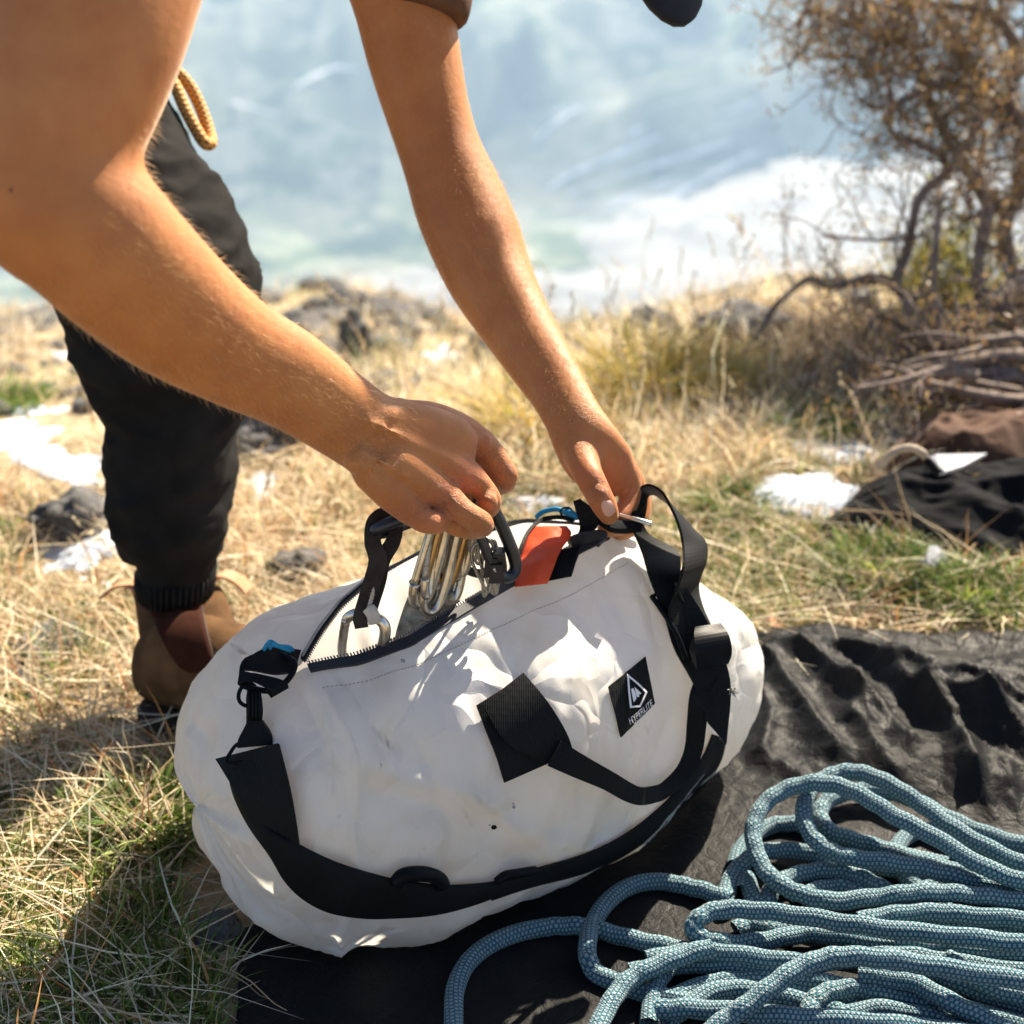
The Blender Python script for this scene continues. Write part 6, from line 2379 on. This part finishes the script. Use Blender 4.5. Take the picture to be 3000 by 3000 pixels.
# rocks
def rock(px, py, sx, sz, label, seed, tilt=0):
    p = GL(px, py)
    bm = bmesh.new()
    bmesh.ops.create_icosphere(bm, subdivisions=4, radius=1)
    for v in bm.verts:
        q = v.co.normalized()
        s = 1 + .30 * fbm(q * 1.3 + Vector((seed * 2.7, 0, 0)), 3) - .25 * abs(noise.noise(q * 2.2 + Vector((0, seed, 0))))
        c = q * s
        c = Vector((round(c.x * 3.2) / 3.2 * .35 + c.x * .65, c.y, round(c.z * 2.6) / 2.6 * .4 + c.z * .6))
        v.co = Vector((c.x * sx, c.y * sx * .8, c.z * sz + sz * .35))
    me = bpy.data.meshes.new('rock')
    bm.to_mesh(me)
    bm.free()
    o = link('rock', me, 'rock', None, True)
    o.location = (p.x, p.y, p.z)
    o.rotation_euler = (0, tilt, seed)
    return tag(o, label, 'rock', 'rocks on the slope')


rock(225, 1560, .055, .04, 'dark mossy boulder in the snow left of the trouser leg', 1)
rock(1045, 1075, .045, .085, 'upright dark rock standing between the two arms', 2)
rock(930, 925, .05, .035, 'dark rock on the outcrop just right of the trouser thigh', 3)
rock(1150, 935, .09, .03, 'long low pale rock lying along the outcrop crest', 4)
rock(1270, 945, .05, .03, 'dark rock on the outcrop against the far forearm', 5)
rock(1030, 905, .08, .04, 'broad pale rock on top of the outcrop', 6)
rock(880, 1000, .08, .05, 'dark rock slab hidden partly behind the near forearm', 7)
rock(1420, 1070, .05, .05, 'small dark rock beside the snow between the arms', 8)
rock(770, 1290, .09, .05, 'dark wet rock below the near forearm right of the knee', 9)
rock(760, 1330, .06, .03, 'small low rock in front of the wet dark one', 10)
rock(120, 960, .12, .025, 'long dark rock on the far slope left of the knee', 11)
rock(480, 1620, .03, .02, 'small rock behind the dark trouser cuff', 12)
rock(1700, 985, .08, .03, 'low dark rock on the ridge right of the far forearm', 13)
rock(1900, 1000, .07, .05, 'dark rock on the ridge behind the golden tussock', 14)
rock(2180, 1000, .09, .05, 'long low rock on the ridge near the shrub branch', 15)
rock(880, 1690, .04, .025, 'grey stone in the grass right of the boot', 16)
rock(130, 1900, .05, .012, 'flat grey stone in the straw left of the boot', 17)
rock(60, 2000, .035, .010, 'small flat stone at the left edge below another', 18)
rock(1150, 1000, .07, .04, 'rounded rock in front of the outcrop between the arms', 19)
rock(640, 2740, .022, .012, 'grey stone at the corner of sheet and bag', 20)

# loose stones and clods on the slope, too many and small to count
stv, stf = [], []
ico = bmesh.new()
bmesh.ops.create_icosphere(ico, subdivisions=2, radius=1)
iv = np.array([tuple(v.co) for v in ico.verts])
if_ = np.array([[v.index for v in f.verts] for f in ico.faces])
ico.free()
ns_ = 0
for k in range(900):
    if k < 650:
        x, y = rng.uniform(-2.2, .6), rng.uniform(1.75, 4.9)
    else:
        x, y = rng.uniform(.3, 2.0), rng.uniform(2.2, 3.6)
    if not allowed(np.array([x]), np.array([y]))[0]:
        continue
    sz = rng.uniform(.008, .035) * (1 if y < 3 else 1.6)
    v = iv * (1 + .35 * (rng.random((len(iv), 1)) - .5)) * sz * np.array([1, .9, .55]) + np.array([x, y, float(land_z(x, y)) + sz * .15])
    stv.append(v)
    stf.append(if_ + ns_)
    ns_ += len(v)
tag(bigmesh('stones', np.vstack(stv), np.vstack(stf), 'rock', smooth=False), 'loose stones and clods scattered over the slope', kind='stuff')

# ------------------------------------------------------------------ the gnarled shrub at the right
shrub = empty('shrub', tuple(GL(2820, 1120)), 'gnarled brown shrub with twisted bare branches at the right', 'shrub')
ends = []


def branch(pts, r0, r1, name='branch', wob=.012):
    A = [P(x, y, d) for x, y, d in pts]
    C = crom(A, 7)
    for k in range(1, len(C) - 1):
        C[k] += np.array([noise.noise(Vector(C[k]) * 9 + Vector((i_ * 7.3, 0, 0))) for i_ in range(3)]) * wob
    rad = np.linspace(r0, r1, len(C)) * (1 + .18 * np.array([noise.noise(Vector(p) * 26) for p in C]))
    V, F = rings_mesh(tube_rings([Vector(p) for p in C], rad.tolist(), 9))
    o = mesh(name, V, F, 'bark', shrub)
    for k in range(len(C)):
        ends.append((Vector(C[k]), Vector(C[min(k + 1, len(C) - 1)] - C[max(k - 1, 0)]).normalized(), rad[k], k / len(C)))
    return o


D = 2.42
branch([(3080, 1080, D), (3020, 980, D), (2980, 820, D + .02), (2960, 650, D + .04), (2990, 480, D + .05), (2960, 300, D + .06), (3010, 80, D + .08), (3010, -250, D + .1)], .017, .009, 'trunk', .03)
branch([(2960, 900, D - .02), (2860, 980, D - .05), (2760, 990, D - .06), (2680, 930, D - .05), (2620, 840, D - .04), (2560, 822, D - .04), (2480, 848, D - .05), (2420, 848, D - .05), (2370, 826, D - .05), (2310, 868, D - .06), (2262, 910, D - .06)], .012, .004)
branch([(2262, 910, D - .06), (2240, 960, D - .06), (2215, 1000, D - .07)], .005, .003)
branch([(2690, 930, D - .05), (2625, 830, D - .06), (2650, 740, D - .06), (2665, 660, D - .05), (2700, 570, D - .04), (2775, 510, D - .03), (2830, 420, D - .02), (2870, 320, D), (2905, 240, D)], .008, .008)
branch([(2905, 240, D), (2850, 240, D), (2780, 245, D - .02), (2700, 260, D - .02), (2640, 290, D - .04), (2605, 310, D - .05)], .011, .005)
branch([(2770, 480, D), (2730, 440, D - .01), (2660, 410, D - .01), (2610, 385, D - .02), (2608, 310, D - .03), (2590, 230, D - .03), (2560, 190, D - .04)], .008, .004)
branch([(2590, 305, D - .04), (2545, 310, D - .04), (2505, 282, D - .05)], .004, .0025)
branch([(2930, 620, D + .03), (2850, 520, D + .05), (2790, 430, D + .06), (2740, 320, D + .06), (2700, 200, D + .06), (2620, 110, D + .05), (2480, 60, D + .02), (2360, 30, D)], .014, .005)
branch([(2950, 400, D + .05), (2900, 280, D + .08), (2840, 180, D + .1), (2770, 60, D + .1), (2680, -40, D + .1), (2560, -90, D + .1)], .014, .006)
branch([(2980, 150, D + .05), (2900, 60, D + .03), (2800, 30, D), (2700, 10, D), (2620, 0, D)], .011, .005)
branch([(3000, 1000, D - .1), (2900, 1010, D - .14), (2800, 1010, D - .16), (2700, 960, D - .16), (2650, 870, D - .14)], .022, .008)
branch([(3050, 830, D - .05), (2960, 850, D - .1), (2880, 900, D - .14), (2800, 930, D - .15)], .018, .009)
branch([(3050, 1130, D - .2), (2900, 1105, D - .24), (2780, 1110, D - .26), (2660, 1150, D - .28), (2540, 1160, D - .28)], .014, .005)
branch([(3050, 1060, D - .22), (2860, 1060, D - .26), (2720, 1080, D - .3), (2600, 1120, D - .32), (2500, 1170, D - .34)], .012, .004)
branch([(3050, 1180, D - .3), (2900, 1160, D - .33), (2760, 1130, D - .35), (2640, 1090, D - .35), (2560, 1080, D - .35)], .010, .003)
branch([(2700, 690, D - .06), (2600, 695, D - .08), (2500, 692, D - .08), (2410, 685, D - .09)], .0035, .002)
branch([(2760, 960, D - .2), (2740, 840, D - .2), (2755, 700, D - .2), (2760, 560, D - .16)], .009, .004)
branch([(2880, 900, D - .1), (2870, 760, D - .1), (2900, 640, D - .08), (2880, 520, D - .06)], .012, .006)
branch([(2660, 1000, D - .1), (2640, 960, D - .1), (2560, 940, D - .12), (2530, 990, D - .12)], .006, .003)

for k_ in range(16):
    y0_ = random.uniform(960, 1190)
    x0_ = random.uniform(2850, 3050)
    dd_ = D - random.uniform(.05, .38)
    L_ = random.uniform(200, 420)
    branch([(x0_, y0_, dd_), (x0_ - L_ * .3, y0_ + random.uniform(-30, 20), dd_ - .02), (x0_ - L_ * .65, y0_ + random.uniform(-40, 50), dd_ - .04), (x0_ - L_, y0_ + random.uniform(-50, 70), dd_ - .05)], random.uniform(.005, .010), .002)
# twigs and small leaves
tw_v, tw_f = [], []
lfA = Acc()
LEAF = np.array([(.30, .17, .06), (.22, .15, .05), (.38, .22, .08), (.15, .12, .035), (.46, .32, .15)])


def leaf_cluster(p, n, r, pal, size=.010):
    c = np.array(p)
    q = c + rng.normal(0, r, (n, 3)) * np.array([1, 1, .9])
    d = rng.normal(size=(n, 3))
    d[:, 2] += .5
    d /= np.linalg.norm(d, axis=1, keepdims=True)
    s_ = np.cross(d, rng.normal(size=(n, 3)))
    s_ /= np.linalg.norm(s_, axis=1, keepdims=True)
    L = size * rng.uniform(.6, 1.4, (n, 1))
    w_ = L * .13
    V = np.stack([q, q + d * L * .5 + s_ * w_, q + d * L, q + d * L * .5 - s_ * w_], 1).reshape(-1, 3)
    F = np.arange(n * 4).reshape(n, 4)
    col = np.repeat(pick(pal, n), 4, 0)
    lfA.add(V, F, col)


def twig(p, d, L, r, depth):
    pts = [p]
    dd = d.copy()
    for k in range(4):
        dd = (dd + Vector(rng.normal(0, .28, 3)) + Vector((0, 0, .08))).normalized()
        pts.append(pts[-1] + dd * L / 4)
    v_, f_ = rings_mesh(tube_rings(pts, np.linspace(r, r * .5, 5).tolist(), 4))
    o_ = len(tw_v)
    tw_v.extend(v_)
    tw_f.extend([tuple(i + o_ for i in q) for q in f_])
    if depth > 0:
        for k in range(random.choice((2, 3))):
            b = pts[random.randint(2, 4)]
            twig(b, (dd + Vector(rng.normal(0, .7, 3))).normalized(), L * .62, r * .6, depth - 1)
    else:
        leaf_cluster(pts[-1], 11, .012, LEAF)
        leaf_cluster(pts[-2], 5, .010, LEAF)


cnt = 0
for p, t, r, k in ends:
    px, py, d = proj(p)
    dense = 0.18
    if px > 2780 and py < 850:
        dense = .34
    elif py < 200:
        dense = .5
    elif px > 2560 and py < 450:
        dense = .28
    elif py > 850:
        dense = .12
    if random.random() < dense * 1.25:
        dd = (t * .5 + Vector(rng.normal(0, .7, 3))).normalized()
        twig(p, dd, random.uniform(.07, .15), max(.0016, r * .3), 2 if dense > .3 else 1)
# crown mass at the upper right
for k in range(90):
    px, py = random.uniform(2800, 3150), random.uniform(-150, 900)
    d = D + random.uniform(-.08, .28)
    if px < 2840 and py > 300 and random.random() < .7:
        continue
    twig(P(px, py, d), Vector(rng.normal(0, 1, 3)).normalized(), random.uniform(.08, .14), .0028, 1)
for (cx, cy, sx, sy, n_) in ((2400, 60, 80, 70, 46), (2520, 60, 100, 80, 60), (2560, 170, 60, 70, 34), (2660, 120, 90, 90, 50), (2350, 140, 30, 50, 14), (2800, 150, 100, 140, 50), (2450, 230, 22, 18, 5), (2570, 210, 40, 50, 12), (2640, 440, 40, 30, 6)):
    for k in range(n_):
        twig(P(random.gauss(cx, sx * .6), random.gauss(cy, sy * .6), D + random.uniform(-.08, .1)), Vector(rng.normal(0, 1, 3)).normalized(), random.uniform(.05, .09), .002, 0)
tw = mesh('twigs', tw_v, tw_f, 'bark', shrub)
tag(tw, kind='stuff')
cr = bigmesh('crown', np.vstack(lfA.V), np.vstack(lfA.F), 'grass_blade', shrub, col=np.vstack(lfA.C))
tag(cr, 'sparse olive brown leaves', kind='stuff')

# yellow-green bush growing behind the shrub's foot
lfA = Acc()
bush = empty('bush', tuple(GL(2760, 960)), 'yellow-green bush low behind the shrub branches', 'bush')
YG = np.array([(.30, .27, .04), (.22, .22, .035), (.42, .34, .06), (.12, .13, .03)])
for k in range(110):
    leaf_cluster(P(random.gauss(2770, 70), random.gauss(800, 75), D + .22 + random.uniform(-.1, .1)), 22, .018, YG, .018)
tag(bigmesh('foliage', np.vstack(lfA.V), np.vstack(lfA.F), 'grass_blade', bush, col=np.vstack(lfA.C)), kind='stuff')
sv, sf = [], []
for k in range(12):
    b0 = Vector(bush.location) + Vector((random.uniform(-.05, .05), random.uniform(0, .1), -.02))
    v_, f_ = rings_mesh(tube_rings([b0, b0.lerp(P(random.gauss(2770, 50), random.gauss(830, 50), D + .22), .5) + Vector((0, .02, .02)), P(random.gauss(2770, 60), random.gauss(800, 60), D + .22)], [.006, .004, .002], 5))
    sf += [tuple(i + len(sv) for i in q) for q in f_]
    sv += v_
mesh('stems', sv, sf, 'bark', bush)
# dead twig litter under the shrub
lit = Acc()
X, Y = rng.uniform(.35, 1.25, 5000), rng.uniform(2.0, 2.5, 5000)
k = allowed(X, Y)
X, Y = X[k], Y[k]
n = len(X)
lit.add(*blades(X, Y, rng.uniform(.03, .12, n), rng.uniform(.002, .004, n), rng.uniform(.5, 1.5, n), pick(np.array([(.20, .14, .09), (.30, .22, .15), (.12, .08, .05)]), n), .2, z0=.01, segs=3))
lit.build('twig_litter', 'dead twigs and litter under the shrub')
